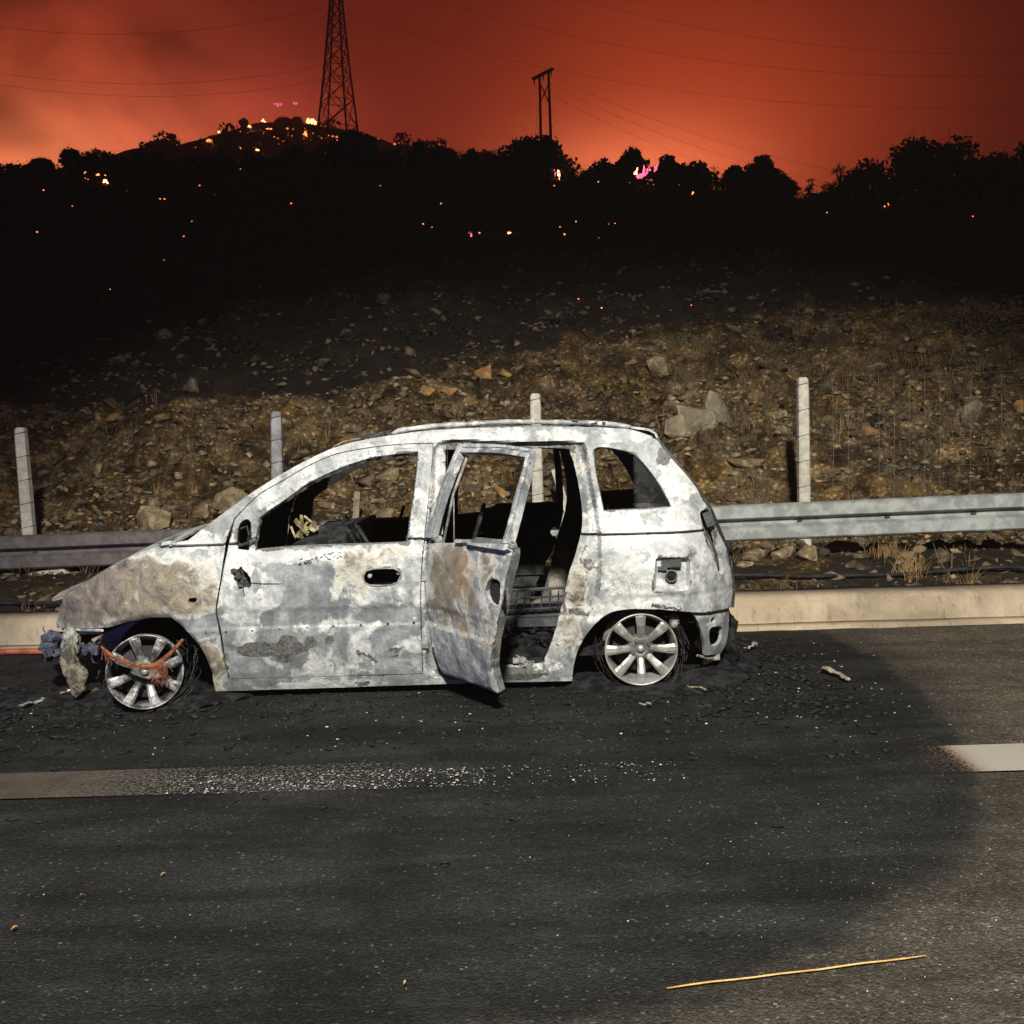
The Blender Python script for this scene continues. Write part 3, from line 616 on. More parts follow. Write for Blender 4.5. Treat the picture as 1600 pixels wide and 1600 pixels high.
FENDER = [(354, 838, 'c'), (347, 888), (339, 935), (336.5, 960), (344, 995), (349, 1030), (357, 1062), (350, 1079, 'c'), (337, 1080, 'c'), (331, 1054), (324, 1036), (312, 1012), (297, 994), (282, 979), (265, 966, 'c'), (240, 966), (216, 969), (192, 974), (177, 979), (159, 981.5), (90, 981, 'c'), (88, 968), (92, 952), (98, 940), (98, 932, 'c'), (130, 912), (165, 890), (200, 872), (240, 856), (270, 849), (294, 844, 'c')]

o_side = outline(SIDE); o_df = outline(DOORF); o_dr = outline(DOORR); o_wf = outline(WINF); o_wr = outline(WINR)
o_open = outline(OPENR); o_q = outline(QWIN); o_fen = outline(FENDER); shut_poly = np.array(outline(SHUT))
filler = outline([(1024, 874, 'c'), (1028, 871), (1074, 871), (1078, 875), (1078, 919), (1074, 923), (1027, 924), (1022, 919)])
lamp = outline([(1094, 801), (1108, 797), (1113, 812), (1117, 826), (1122, 848), (1129, 872), (1131, 893), (1125, 897), (1118, 880), (1110, 858), (1101, 830)])
def shut_depth(VV):
    ins_ = inpoly(VV, shut_poly); d_ = polydist(VV, shut_poly)
    d2 = polydist(VV, np.array(o_open))
    return np.where(ins_, np.clip(d_ / 0.016, 0, 1) * 0.042 + np.clip(1 - d2 / 0.035, 0, 1) * 0.020, 0)
bs = panel('body_side', car, o_side, [o_open, o_q, filler, lamp], 0.028, depth=shut_depth, res=0.0125, grime_shade=shut_poly)
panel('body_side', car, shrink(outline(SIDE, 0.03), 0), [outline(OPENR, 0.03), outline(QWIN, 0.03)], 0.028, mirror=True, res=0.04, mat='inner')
# small details on the quarter: nothing painted, a lip round its window
def rim_tube(pts2, off, rad, mat, name, parent, closed=True, mirror=False):
    mb = MB(); pts = [Vector((x, surf(x, z) + off, z)) for x, z in pts2]
    if closed: pts = pts + pts[:2]
    mb.tube(pts, rad, 5); return mb.obj(name, M[mat], parent, smooth=True)
sl = rim_tube(o_q[::2], 0.012, 0.0065, 'paint', 'window_seal', car)

# --- front door
handle = outline([(572, 892), (582, 889), (615, 888), (624, 892), (626, 900), (621, 910), (610, 914), (580, 915), (570, 910), (568, 901)])
mirror_hole = outline([(372, 858, 'c'), (371, 832), (376, 817), (385, 811), (391, 815), (393, 832), (391, 852), (388, 860, 'c')])
rip = outline([(361, 893, 'c'), (364, 888, 'c'), (372, 890, 'c'), (376, 886, 'c'), (386, 896, 'c'), (391, 903, 'c'), (393, 918, 'c'), (384, 917, 'c'), (373, 922, 'c'), (370, 908, 'c'), (365, 901, 'c')])
clips = [ellipse_px(320 + a / 3.333, 640 + b / 3.333, 2.1, 2.1, 6) for a, b in [(111, 1160), (247, 1153), (390, 1145), (532, 1138), (671, 1132), (812, 1125), (953, 1117), (1088, 1112)]]
def frame_groove(VV):
    d_ = polydist(VV, np.array(o_wf)); up_ = VV[:, 1] > P(520, 850)[1]
    return np.where(up_, 0.010 * np.exp(-((d_ - 0.018) / 0.0045) ** 2) + 0.006 * np.exp(-((d_ - 0.040) / 0.003) ** 2), 0)
fd = panel('front_door', car, shrink(o_df, 0.005), [o_wf, handle, mirror_hole, rip] + clips, 0.035, off=-0.002, res=0.0125, depth=frame_groove)
mb = MB(); hp = [P3(*q, -0.004) for q in [(568, 901), (572, 892), (582, 889), (600, 888), (615, 888), (624, 892), (626, 900), (621, 910), (610, 914), (595, 915), (580, 915), (570, 910), (568, 901), (572, 892)]]
mb.tube(hp, 0.004, 5); mb.obj('handle_rim', M['ashy'], fd, True)
for x, y in [(577, 901), (622, 896)]: mb = MB(); mb.lathe([(0.0, -0.004), (0.010, -0.004), (0.012, 0.0), (0.012, 0.03)], P3(x, y, 0.02), seg=10); mb.obj('handle_mount', M['ashy'], fd, True)
# inner window channel of the front door (dark lip then pale inner frame)
rim_tube(o_wf[::2], 0.014, 0.008, 'paint', 'window_channel', fd)
mb = MB()
for k, (x, y) in enumerate([(366, 892), (374, 899), (381, 906), (377, 914), (386, 912), (370, 903)]):
    c = P3(x, y, 0.002 - 0.006 * (k % 3)); q = Matrix.Rotation(k * 1.1, 3, 'Y') @ Matrix.Rotation(0.5 - k * 0.25, 3, 'Z')
    mb.box(c, (0.035, 0.006, 0.022), q)
mb.tube([P3(378, 890, -0.01), P3(384, 904, -0.02), P3(380, 912, -0.012), P3(382, 928, -0.012)], 0.003, 5)
mb.tube([P3(392, 910, -0.006), P3(410, 911.5, -0.006), P3(443, 912, -0.004)], 0.0016, 4)
mb.obj('charred_mirror_stub', M['soot'], fd)
mb = MB()
mb.tube([P3(376, 826, 0.0), P3(386, 822, -0.004), P3(389, 836, 0.0), P3(386, 852, 0.004), P3(374, 850, 0.0)], 0.005, 5); mb.tube([P3(372, 853, 0.0), P3(390, 848, 0.004)], 0.007, 5)
mb.obj('mirror_mount', M['soot'], fd)
# paint scabs curling off the skin below the window
mb = MB(); rr = random.Random(3)
for k in range(46):
    a = rr.random(); x = 466 + 70 * a; y = 879 - 14 * a + rr.uniform(-5, 5)
    c = P3(x, y, -0.003); mb.box(c, (rr.uniform(.006, .018), 0.0035, rr.uniform(.002, .005)), Matrix.Rotation(rr.uniform(-.9, .9), 3, 'Y'))
for k in range(34):
    a = rr.random(); x = 1018 + 48 * a; y = 945 + 6 * a + rr.uniform(-3, 3)
    c = P3(x, y, -0.003); mb.box(c, (rr.uniform(.005, .014), 0.003, rr.uniform(.002, .005)), Matrix.Rotation(rr.uniform(-.9, .9), 3, 'Y'))
tag(mb.obj('paint_scabs', M['soot'], car), kind='stuff')

# --- fenders
marker = outline([(295, 935), (300, 934), (306, 934), (308, 937), (306, 941), (300, 942), (294, 941)])
def fender_depth(VV):
    arch = np.array([P(x, y) for x, y in [(331, 1054), (324, 1036), (312, 1012), (297, 994), (282, 979), (265, 966), (240, 966), (216, 969), (192, 974), (177, 979), (159, 981)]])
    return 0.02 * np.clip(1 - polydist(VV, arch, False) / 0.02, 0, 1)
panel('front_fender', car, o_fen, [marker, ellipse_px(322, 990, 1.8, 1.8, 6), ellipse_px(337 - 3, 988, 1.8, 1.8, 6)], 0.02, off=-0.001, depth=fender_depth, res=0.0145)
panel('front_fender', car, outline(FENDER, 0.03), [], 0.02, mirror=True, res=0.04, mat='inner')

# --- far doors (closed), seen from inside through the near windows
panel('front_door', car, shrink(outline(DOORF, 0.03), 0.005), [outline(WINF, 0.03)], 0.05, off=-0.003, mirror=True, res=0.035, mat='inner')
hx = 800 + (868 - 800) * 7.42 / 5.70 * 0.985; hy = 655 + (832 - 655) * 7.42 / 5.70 * 0.975
far_hole = ellipse_px(hx, hy, 8.5, 11, 12)
fr_in = panel('rear_door', car, shrink(outline(DOORR, 0.03), 0.004), [outline(WINR, 0.03), far_hole], 0.05, off=-0.003, mirror=True, res=0.035, mat='cab', wear=False)
def far(x, y, off=0.0):
    X, Z = P(x, y); return Vector((X, 2 * YC - surf(X, Z) - off, Z))
mb = MB()
for pts in [[(700, 870), (760, 866), (850, 868), (890, 860)], [(700, 930), (780, 925), (870, 930)], [(700, 985), (780, 985), (850, 985)], [(745, 860), (742, 1000)], [(810, 866), (812, 920)]]:
    mb.tube([far(x, y, 0.06) for x, y in pts], 0.012, 5)
mb.box(far(770, 905, 0.07), (0.16, 0.02, 0.10)); mb.box(far(835, 955, 0.065), (0.20, 0.015, 0.07))
mb.obj('inner_frame', M['cab'], fr_in)
mb = MB()
for pts in [[(400, 875), (480, 872), (600, 866)], [(420, 900), (600, 895)], [(505, 862), (502, 1000)]]: mb.tube([far(x, y, 0.06) for x, y in pts], 0.012, 5)
mb.box(far(460, 885, 0.06), (0.10, 0.02, 0.04))
mb.obj('door_inner_frame', M['cab'], car)

# --- rear door, open about 56 degrees on its front hinges
hX, hZ = P(667, 870); HY = surf(hX, hZ) + 0.004; TH = R(57)
def swing(V3):
    dx = V3[:, 0] - hX; dy = V3[:, 1] - HY
    return np.stack([hX + dx * math.cos(TH) + dy * math.sin(TH), HY - dx * math.sin(TH) + dy * math.cos(TH), V3[:, 2]], 1)
def swing1(p): return Vector(swing(np.array([p[:]]))[0])
rd = empty('rear_door', CARO, None, None); rd.parent = car; rd.location = (0, 0, 0)
belt = [(664, 850), (690, 847), (800, 834), (905, 824)]
low_outer = [p for p in DOORR if p[1] > 846 or (p[0] > 800 and p[1] > 823)]
LOW = [(667, 848, 'c'), (664.5, 900), (664, 960), (666, 1010), (668, 1040), (674, 1051, 'c'), (750, 1049), (832, 1047, 'c'), (838, 1015), (850, 985), (868, 950), (885, 915), (896, 880), (903, 850), (906, 825, 'c'), (890, 826), (800, 834), (690, 846)]
FRM = [(683, 693, 'c'), (677, 760), (671, 800), (667.5, 846, 'c'), (690, 845, 'c'), (690, 810), (695, 750), (700, 706, 'c'), (790, 703), (880, 706, 'c'), (884, 745), (888, 790), (889, 825, 'c'), (906, 823.5, 'c'), (903, 780), (898, 740), (892, 706), (886, 694, 'c'), (790, 691)]
hole_r = outline([(862, 880), (875, 877), (885, 879), (889, 886), (886, 903), (880, 914), (866, 914), (856, 906), (853, 895)])
clr = [ellipse_px(x, y, 2.3, 2.3, 6) for x, y in [(690, 973), (712, 975), (742, 978), (772, 981), (805, 985)]]
def rd_depth(VV):
    e = polydist(VV, np.array(outline(LOW, 0.02)))
    return 0.008 * np.clip(1 - e / 0.018, 0, 1) ** 2 + 0.004 * np.array([fr((x * 5, z * 5, 3)) for x, z in VV])
panel('door_skin', rd, outline(LOW), [hole_r] + clr, 0.02, off=-0.004, xform=swing, res=0.0145, depth=rd_depth)
panel('inner_panel', rd, shrink(outline(LOW), 0.004), [], 0.034, off=0.022, xform=swing, res=0.03, mat='edge', creases=False)
fr_o = np.array(outline(WINR))
panel('window_frame', rd, outline(FRM), [], 0.034, off=0.0, xform=swing, res=0.010, creases=False, depth=lambda VV: 0.010 * np.exp(-((polydist(VV, fr_o) - 0.020) / 0.005) ** 2))
mb = MB()
for (x, y) in [(845, 905), (850, 925), (842, 950)]:
    p = swing1(P3(x, y, 0.088)); mb.lathe([(0.0, 0), (0.014, 0.0), (0.016, 0.012), (0.0, 0.012)], p, axis=Vector((math.sin(TH), math.cos(TH), 0)), seg=8)
for k, pts in enumerate([[(700, 880), (760, 900), (840, 885)], [(690, 940), (780, 960), (850, 950)]]):
    mb.tube([swing1(P3(x, y, 0.095)) for x, y in pts], 0.01, 5)
tag(mb.obj('inner_bracket', M['ashy'], rd), kind='stuff')
mb = MB(); mb.box(swing1(P3(872, 896, 0.019)), (0.13, 0.008, 0.15), Matrix.Rotation(-TH, 3, 'Z')); mb.obj('dark_hole_plate', M['char'], rd)  # dark plate behind the handle hole, standing in for its shade
mb = MB()   # bare glass channel hanging in the frame
mb.tube([swing1(P3(707, 712, 0.035)), swing1(P3(700, 770, 0.04)), swing1(P3(694, 850, 0.04))], 0.008, 5)
mb.tube([swing1(P3(699, 775, 0.05)), swing1(P3(722, 846, 0.05))], 0.004, 5)
mb.obj('glass_channel', M['ashy'], rd, True)
for y in (900, 1005):
    mb = MB(); a = P3(664, y, 0.0); mb.box(a + Vector((0.0, 0.012, 0)), (0.035, 0.045, 0.05)); mb.box(swing1(P3(675, y, 0.03)), (0.07, 0.04, 0.035)); mb.obj('hinge', M['ashy'], rd)

# --- filler recess and tail-lamp recess
mb = MB(); c = np.array(filler).mean(0)
ring0 = [Vector((x, surf(x, z) + 0.002, z)) for x, z in filler]
ring1 = [Vector((c[0] + (x - c[0]) * 0.84, surf(x, z) + 0.035, c[1] + (z - c[1]) * 0.84)) for x, z in filler]
nb = len(filler); mb.add(ring0 + ring1, [(i, nb + i, nb + (i + 1) % nb, (i + 1) % nb) for i in range(nb)]); mb.add(ring1, [tuple(range(nb))])
fp = mb.obj('fuel_filler', M['paint'], car); set_wear(fp, np.tile(np.array([[0, 0, .6, 0]], np.float32), (len(mb.v), 1)))
mb = MB(); mb.lathe([(0.0, 0.012), (0.024, 0.012), (0.026, -0.006), (0.032, -0.009), (0.034, 0.0)], P3(1050, 901, 0.026), seg=18); mb.obj('filler_neck', M['paint'], fp, True)
mb = MB(); mb.lathe([(0.0, -0.001), (0.0245, 0.0)], P3(1050, 901, 0.0205), seg=14); mb.obj('filler_hole', M['char'], fp)
mb = MB(); mb.box(P3(1050, 881, 0.024), (0.105, 0.012, 0.042)); mb.box(P3(1036, 889, 0.024), (0.05, 0.012, 0.02)); mb.obj('flap_spring', M['soot'], fp)
mb = MB(); c = np.array(lamp).mean(0); ring0 = [Vector((x, surf(x, z) + 0.004, z)) for x, z in lamp]; ring1 = [p + Vector((-0.015, 0.07, 0)) for p in ring0]; nb = len(lamp)
mb.add(ring0 + ring1, [(i, nb + i, nb + (i + 1) % nb, (i + 1) % nb) for i in range(nb)]); mb.add(ring1, [tuple(range(nb))])
tl = mb.obj('tail_lamp_recess', M['ashy'], car)
mb = MB(); mb.box(P3(1107, 812, 0.03), (0.035, 0.03, 0.08), Matrix.Rotation(-0.35, 3, 'Y')); mb.tube([P3(1104, 830, 0.015), P3(1118, 862, 0.012), P3(1124, 888, 0.02)], 0.006, 5); mb.obj('lamp_bracket', M['soot'], tl)

# --- roof, tailgate, bonnet
def loft(name, rows, mat, parent, smooth=True, th=0.012, wear=True):
    V = np.array([p[:] for r in rows for p in r]); m_ = len(rows[0])
    i = np.arange(m_ - 1)[None, :] + m_ * np.arange(len(rows) - 1)[:, None]
    o = mesh_obj(name, V, np.stack([i, i + 1, i + 1 + m_, i + m_], -1).reshape(-1, 4), M[mat], parent, smooth=smooth)
    if wear: set_wear(o, wear_at(V[:, [0, 2]]))
    if th: solid(o, th, 0)
    return o
def across(px_pts, crown, name, mat, n_=22, inset=0.0, sag=None, step=0.03):
    rows = []
    for X, Z in outline(px_pts, step, closed=False):
        y0_ = surf(X, Z) + inset; row = []
        for k in range(n_ + 1):
            a = k / n_; y_ = y0_ + (2 * YC - 2 * y0_) * a; z = Z + crown * math.sin(math.pi * a) ** 0.7 + 0.006 * fr((X * 3, y_ * 3, 1)) * min(1, 12 * a, 12 * (1 - a))
            if sag: z += sag(X, y_, a)
            row.append(Vector((X, y_, z)))
        rows.append(row)
    return loft(name, rows, mat, car)
across([(548, 694), (575, 688), (614, 682), (680, 674), (800, 669), (900, 669), (960, 671), (989, 674), (1020, 684)], 0.012, 'roof', 'paint', inset=0.01, sag=lambda X, y, a: -0.05 * math.sin(math.pi * a) ** 2)
across([(99, 934), (130, 914), (165, 892), (200, 874), (240, 858), (270, 851)], 0.035, 'bonnet', 'paint', inset=0.004)
lipz = [P(99, 934), P(82, 931)]
mb = MB(); pts = []
for k in range(25):
    a = k / 24; X, Z = P(97, 935); y_ = surf(X, Z) + (2 * YC - 2 * surf(X, Z)) * a
    pts.append(Vector((X - 0.055 - 0.09 * math.sin(math.pi * a) ** 0.8 + 0.01 * fr((a * 9, 1, 1)), y_, Z - 0.010)))
q0 = [Vector((P(99, 934)[0], p.y, P(99, 934)[1] + 0.035 * math.sin(math.pi * k / 24) ** 0.7)) for k, p in enumerate(pts)]
loft('bonnet_lip', [pts, q0], 'paint', car, th=0.01)
# tailgate: rear face from roof to bumper with its window opening
tg = []
for (x, y) in [(1024, 686), (1055, 723), (1090, 766), (1110, 798), (1133, 853), (1145, 916), (1143, 949)]:
    X, Z = P(x, y); tg.append((X, Z))
def tail_strip(name, i0, i1, a0_, a1_, mat='inner'):
    rows = []
    for k in range(i0, i1 + 1):
        X, Z = tg[k]; y0_ = surf(X, Z); rows.append([Vector((X + 0.06 * math.sin(math.pi * a), y0_ + (2 * YC - 2 * y0_) * a, Z)) for a in np.linspace(a0_, a1_, 12)])
    return rows
lo_ = loft('tailgate', tail_strip('t', 3, 6, 0, 1), 'inner', car, th=0.03)
for a0_, a1_ in ((0, 0.09), (0.91, 1)): loft('rear_pillar', tail_strip('t', 0, 3, a0_, a1_), 'inner', car, th=0.03)

# --- roof rails, debris on the roof
def rail_pts(px, off): return [P3(x, y, off) for x, y in px]
rp = [(612, 677.5), (622, 673), (680, 665.5), (755, 661), (806, 659), (890, 660), (946, 662), (986, 667)]
for mir in (False, True):
    base = outline(rp, 0.04, closed=False); pts = [Vector((x, surf(x, z) + 0.035, z)) for x, z in base]
    if mir: pts = [Vector((p.x, 2 * YC - p.y, p.z)) for p in pts]
    mb = MB(); nn_ = len(pts); mb.tube(pts, [0.006] + [0.011 + 0.0015 * math.sin(i * 1.9) for i in range(nn_ - 2)] + [0.008], 6, flat=1.3)
    ob = mb.obj('roof_rail', M['inner' if mir else 'paint'], car, True); set_wear(ob, np.tile(np.array([[0.25, 0, .25, 0.1]], np.float32), (len(mb.v), 1)))
    V = [(p.x, p.y, p.z) for p in pts]
sp = [(987, 668), (1000, 669.5), (1016, 672), (1025, 677), (1030, 688)]
across(sp, 0.004, 'rear_spoiler', 'paint', inset=0.03)
mb = MB(); rr = random.Random(11)
for k in range(60):
    x = rr.gauss(912, 17); y = rr.gauss(662, 2.2); mb.box(P3(x, y, rr.uniform(0.02, 0.2)), (rr.uniform(.01, .05), .03, rr.uniform(.004, .014)), Matrix.Rotation(rr.uniform(-.5, .5), 3, 'Y'))
for k in range(34):
    x = rr.uniform(548, 612); y = 691 - (x - 548) * 0.22 + rr.uniform(-5, 1); mb.box(P3(x, y, rr.uniform(0.02, 0.2)), (rr.uniform(.01, .04), .02, rr.uniform(.003, .010)), Matrix.Rotation(rr.uniform(-.6, .3), 3, 'Y'))
for k in range(16):
    x = rr.uniform(750, 800); mb.box(P3(x, 664 + rr.uniform(-1, 2), 0.02), (rr.uniform(.01, .04), .02, rr.uniform(.003, .008)))
tag(mb.obj('roof_debris', M['soot'], car), kind='stuff')
mb = MB(); mb.tube([P3(516, 703, 0.06), P3(520, 697, 0.06), P3(535, 690, 0.07), P3(555, 686, 0.08), P3(578, 687, 0.06)], 0.004, 5); mb.obj('bent_seal_strip', M['ashy'], car, True)

# --- windscreen remains, scuttle, dashboard, firewall, floor, sills
rows = []
for (x, y) in [(300, 842), (340, 812), (380, 782), (420, 755), (455, 734)]:
    X, Z = P(x, y); y0_ = surf(X, Z) + 0.05; ext = 1.0
    rows.append([Vector((X - 0.05 * math.sin(math.pi * a), y0_ + (2 * YC - 2 * y0_) * a, Z - 0.015 - 0.02 * math.sin(math.pi * a))) for a in np.linspace(0.45, 1, 10)])
loft('windscreen', rows, 'screen', car, th=0.006, wear=False)
rows = []
for (x, y) in [(250, 858), (275, 851), (302, 836)]:
    X, Z = P(x, y); y0_ = surf(X, Z) + 0.05
    rows.append([Vector((X, y0_ + (2 * YC - 2 * y0_) * a, Z - 0.03 + 0.05 * math.sin(math.pi * min(1, a * 1.3)) * 1)) for a in np.linspace(0, 1, 16)])
loft('scuttle', rows, 'char', car, th=0.01, wear=False)
mb = MB()
mb.box((-1.10, YC, 0.62), (0.16, 1.36, 0.30)); mb.box((-1.05, YC, 0.80), (0.30, 1.34, 0.10), Matrix.Rotation(-0.15, 3, 'Y'))
mb.box((-1.0, YC - 0.35, 0.88), (0.16, 0.34, 0.06)); mb.tube([(-0.95, YC - 0.6, 0.72), (-0.92, YC + 0.6, 0.74)], 0.03, 6)
mb.obj('dashboard', M['cab'], car)
mb = MB(); sc_ = Vector((-0.88, YC - 0.36, 0.80)); axs = Vector((0.85, 0, 0.52))
mb.lathe([(0.172, 0.0), (0.180, 0.010), (0.172, 0.02), (0.164, 0.010), (0.172, 0.0)], sc_, axis=axs, seg=28)
for k in range(3):
    a = k * 2.1 + 0.5; e1 = Vector((0, 1, 0)); e2 = axs.normalized().cross(e1); mb.tube([sc_, sc_ + 0.17 * (math.cos(a) * e1 + math.sin(a) * e2)], 0.008, 5)
mb.tube([sc_, sc_ - axs.normalized() * 0.35], 0.02, 6); mb.obj('steering_wheel', M['cab'], car, True)
mb = MB(); rr = random.Random(4)    # shredded bracket seen through the front window
c0 = onY(478, 828, 6.75)
for k in range(16):
    q = Matrix.Rotation(rr.uniform(0, 3), 3, 'Y') @ Matrix.Rotation(rr.uniform(0, 3), 3, 'X')
    mb.box(c0 + Vector((rr.gauss(0, .055), rr.gauss(0, .03), rr.gauss(0, .03) - 0.0)), (rr.uniform(.03, .12), .012, rr.uniform(.01, .03)), q)
mb.obj('torn_bracket', simple('singed_foil', (0.09, 0.075, 0.04), (0.36, 0.30, 0.15), 22, 0.6), car)
mb = MB(); mb.box((-1.22, YC, 0.48), (0.03, 1.5, 0.60)); mb.obj('firewall', M['char'], car)
mb = MB(); mb.box((-0.20, YC, 0.20), (2.0, 1.44, 0.04)); mb.box((0.85, YC, 0.36), (0.35, 1.40, 0.04)); mb.box((-0.2, YC, 0.27), (1.9, 0.24, 0.12)); mb.obj('floor_pan', M['char'], car)
# seats: bare frames
def seat(x, y, name, pan=True):
    mb = MB(); B = [(x + 0.30, y - 0.22, 0.36), (x + 0.40, y - 0.22, 0.80), (x + 0.44, y - 0.12, 0.93), (x + 0.44, y + 0.12, 0.93), (x + 0.40, y + 0.22, 0.80), (x + 0.30, y + 0.22, 0.36)]
    mb.tube(B, 0.014, 6)
    for k in range(5): z = 0.45 + 0.08 * k; mb.tube([(x + 0.32 + 0.02 * k, y - 0.21, z), (x + 0.35 + 0.02 * k, y, z - 0.01), (x + 0.32 + 0.02 * k, y + 0.21, z)], 0.004, 4)
    mb.tube([(x - 0.18, y - 0.22, 0.36), (x + 0.30, y - 0.22, 0.34)], 0.016, 6); mb.tube([(x - 0.18, y + 0.22, 0.36), (x + 0.30, y + 0.22, 0.34)], 0.016, 6); mb.tube([(x - 0.18, y - 0.22, 0.36), (x - 0.18, y + 0.22, 0.36)], 0.016, 6)
    for k in range(5): mb.tube([(x - 0.1 + 0.08 * k, y - 0.21, 0.35), (x - 0.1 + 0.08 * k, y + 0.21, 0.35)], 0.004, 4)
    for s in (-1, 1): mb.box((x + 0.05, y + s * 0.22, 0.27), (0.5, 0.02, 0.10))
    return mb.obj(name, M['cab'], car, True)
s1 = seat(-0.62, YC - 0.36, 'front_seat_frame'); s2 = seat(-0.62, YC + 0.36, 'front_seat_frame')
mb = MB(); p1 = onY(575, 814, 7.05); p2 = onY(640, 850, 7.05); mb.box(((p1.x + p2.x) / 2 + 0.02, 7.05, (p1.z + p2.z) / 2 - 0.05), (abs(p2.x - p1.x) + 0.06, 0.03, abs(p1.z - p2.z) + 0.10))
mb.tube([onY(624, 815, 7.05), onY(631, 790, 7.05)], 0.011, 6); mb.obj('seat_back_plate', M['char'], s2)
mb = MB()   # rear bench: low slatted springs and a folded back
for k, y in enumerate([922, 935, 944, 953, 965]):
    a = onY(800, y, 6.45 - k * 0.06); b_ = onY(886 - k * 2, y - 4, 6.45 - k * 0.06); a.x -= 0.35; m2 = (a + b_) / 2; m2.z -= 0.006
    mb.tube([a, m2, b_], [0.010, 0.006, 0.005, 0.006, 0.012][k], 5)
for k in range(7): mb.tube([(0.0 + k * 0.05, 6.2, 0.37), (0.02 + k * 0.05, 6.6, 0.42)], 0.004, 4)
mb.box((0.18, 6.18, 0.31), (0.34, 0.03, 0.05)); tag(mb.obj('rear_seat_springs', M['soot'], car), kind='stuff')
mb = MB(); q = Matrix.Rotation(0.18, 3, 'Y'); mb.box((0.52, YC + 0.30, 0.62), (0.05, 0.72, 0.52), q); mb.box((0.52, YC - 0.42, 0.50), (0.05, 0.50, 0.26), q)
mb.tube([(0.56, YC - 0.1, 0.86), (0.58, YC - 0.1, 0.98)], 0.007, 5); mb.tube([(0.56, YC + 0.1, 0.86), (0.60, YC + 0.1, 0.99)], 0.007, 5); mb.obj('rear_seat_back', M['cab'], car)
mb = MB(); c0 = P3(815, 1035, 0.05)   # melted scraps hanging over the rear sill
for k in range(9): mb.box(c0 + Vector((0.012 * k - 0.03, 0.01 * (k % 3), -0.006 * k + 0.02 * (k % 2))), (.035, .008, .03), Matrix.Rotation(k * 0.7, 3, 'Y') @ Matrix.Rotation(k, 3, 'X'))
mb.obj('melted_trim_scraps', M['ashy'], car)
mb = MB(); pa = P3(700, 1038, 0.10); pb = P3(850, 1034, 0.10); mb.tube([pa, pb], 0.03, 6); mb.obj('inner_sill', M['cab'], car)
V, Fa = rock_mesh(5, 0.5, 16); rr = random.Random(8); pl_ = []
protos = [rock_mesh(s, 0.5) for s in range(50, 56)]
for k in range(420):
    pl_.append(((rr.uniform(-0.9, 0.6), rr.uniform(5.85, 7.0), 0.235 + rr.uniform(0, 0.05)), (rr.uniform(.01, .05), rr.uniform(.01, .04), rr.uniform(.01, .04)), rr.uniform(0, 6), rr.uniform(-1, 1), k % 6))
scatter('cabin_ash', protos, pl_, M['char'], None, None, 'stuff', car)

# --- wheels on bare rims
def wheel(c, axis, mats, nsp, R0, front=False, label=None, spokes=8):
    axis = axis.normalized(); rt = empty('wheel', CARO, None, None); rt.parent = car; rt.location = (0, 0, 0)
    if label: rt['label'] = label
    mb = MB(); mb.lathe([(R0 * 0.93, 0.008), (R0 * 0.955, -0.004), (R0 * 0.985, -0.007), (R0, 0.002), (R0 * 0.985, 0.012), (R0 * 0.90, 0.030), (R0 * 0.86, 0.09), (R0 * 0.88, 0.15), (R0 * 0.98, 0.165), (R0 * 0.98, 0.175), (R0 * 0.85, 0.17), (R0 * 0.83, 0.09), (R0 * 0.87, 0.035), (R0 * 0.93, 0.008)], c, axis, 56)
    mb.obj('rim', M[mats[0]], rt, True)
    e1 = axis.cross(Vector((0, 0, 1))).normalized(); e2 = e1.cross(axis)
    for k in range(spokes):
        a = nsp + 2 * math.pi * k / spokes; d = math.cos(a) * e1 + math.sin(a) * e2; s = -math.sin(a) * e1 + math.cos(a) * e2
        mb = MB(); V = []
        for rr_, wd, dp, th_ in [(0.05, 0.017, 0.040, 0.022), (0.085, 0.0185, 0.020, 0.022), (0.13, 0.0225, 0.004, 0.020), (R0 * 0.90, 0.0275, 0.002, 0.018), (R0 * 0.955, 0.026, 0.004, 0.012)]:
            o_ = Vector(c) + d * rr_ + axis * dp
            V += [o_ - s * wd, o_ - s * wd * 0.45 - axis * 0.006, o_ + s * wd * 0.45 - axis * 0.006, o_ + s * wd, o_ + s * wd * 0.9 + axis * th_, o_ - s * wd * 0.9 + axis * th_]
        Fs = [(i * 6 + j, i * 6 + (j + 1) % 6, i * 6 + 6 + (j + 1) % 6, i * 6 + 6 + j) for i in range(4) for j in range(6)] + [(0, 1, 2, 3, 4, 5), (24, 29, 28, 27, 26, 25)]
        mb.add(V, Fs); mb.obj('spoke', M[mats[1]], rt)
    mb = MB(); mb.lathe([(0.0, 0.035), (0.028, 0.035), (0.03, 0.030), (0.062, 0.034), (0.075, 0.05), (0.08, 0.07), (0.0, 0.07)], c, axis, 28); hb = mb.obj('hub', M['alloyd'], rt, True)
    for k in range(4):
        a = nsp + 0.5 + 2 * math.pi * k / 4; d = math.cos(a) * e1 + math.sin(a) * e2; mb = MB(); mb.lathe([(0.0, 0.018), (0.008, 0.018), (0.010, 0.022), (0.010, 0.036)], Vector(c) + d * 0.048, axis, 6); mb.obj('wheel_nut', M['alloyd'], hb)
    mb = MB(); mb.lathe([(0.0, 0.012), (0.014, 0.014), (0.019, 0.020), (0.020, 0.035)], c, axis, 18); mb.obj('hub_cap', M[mats[1]], hb, True)
    mb = MB(); mb.lathe([(0.0, 0.10), (0.14, 0.10), (0.145, 0.13), (0.0, 0.13)], c, axis, 28); mb.obj('brake_disc', M['soot2'], rt, True)
    return rt
M['alloy_f'] = M['alloyf']
rc = onY(1002, 1015, 5.735); rc_r = 0.197
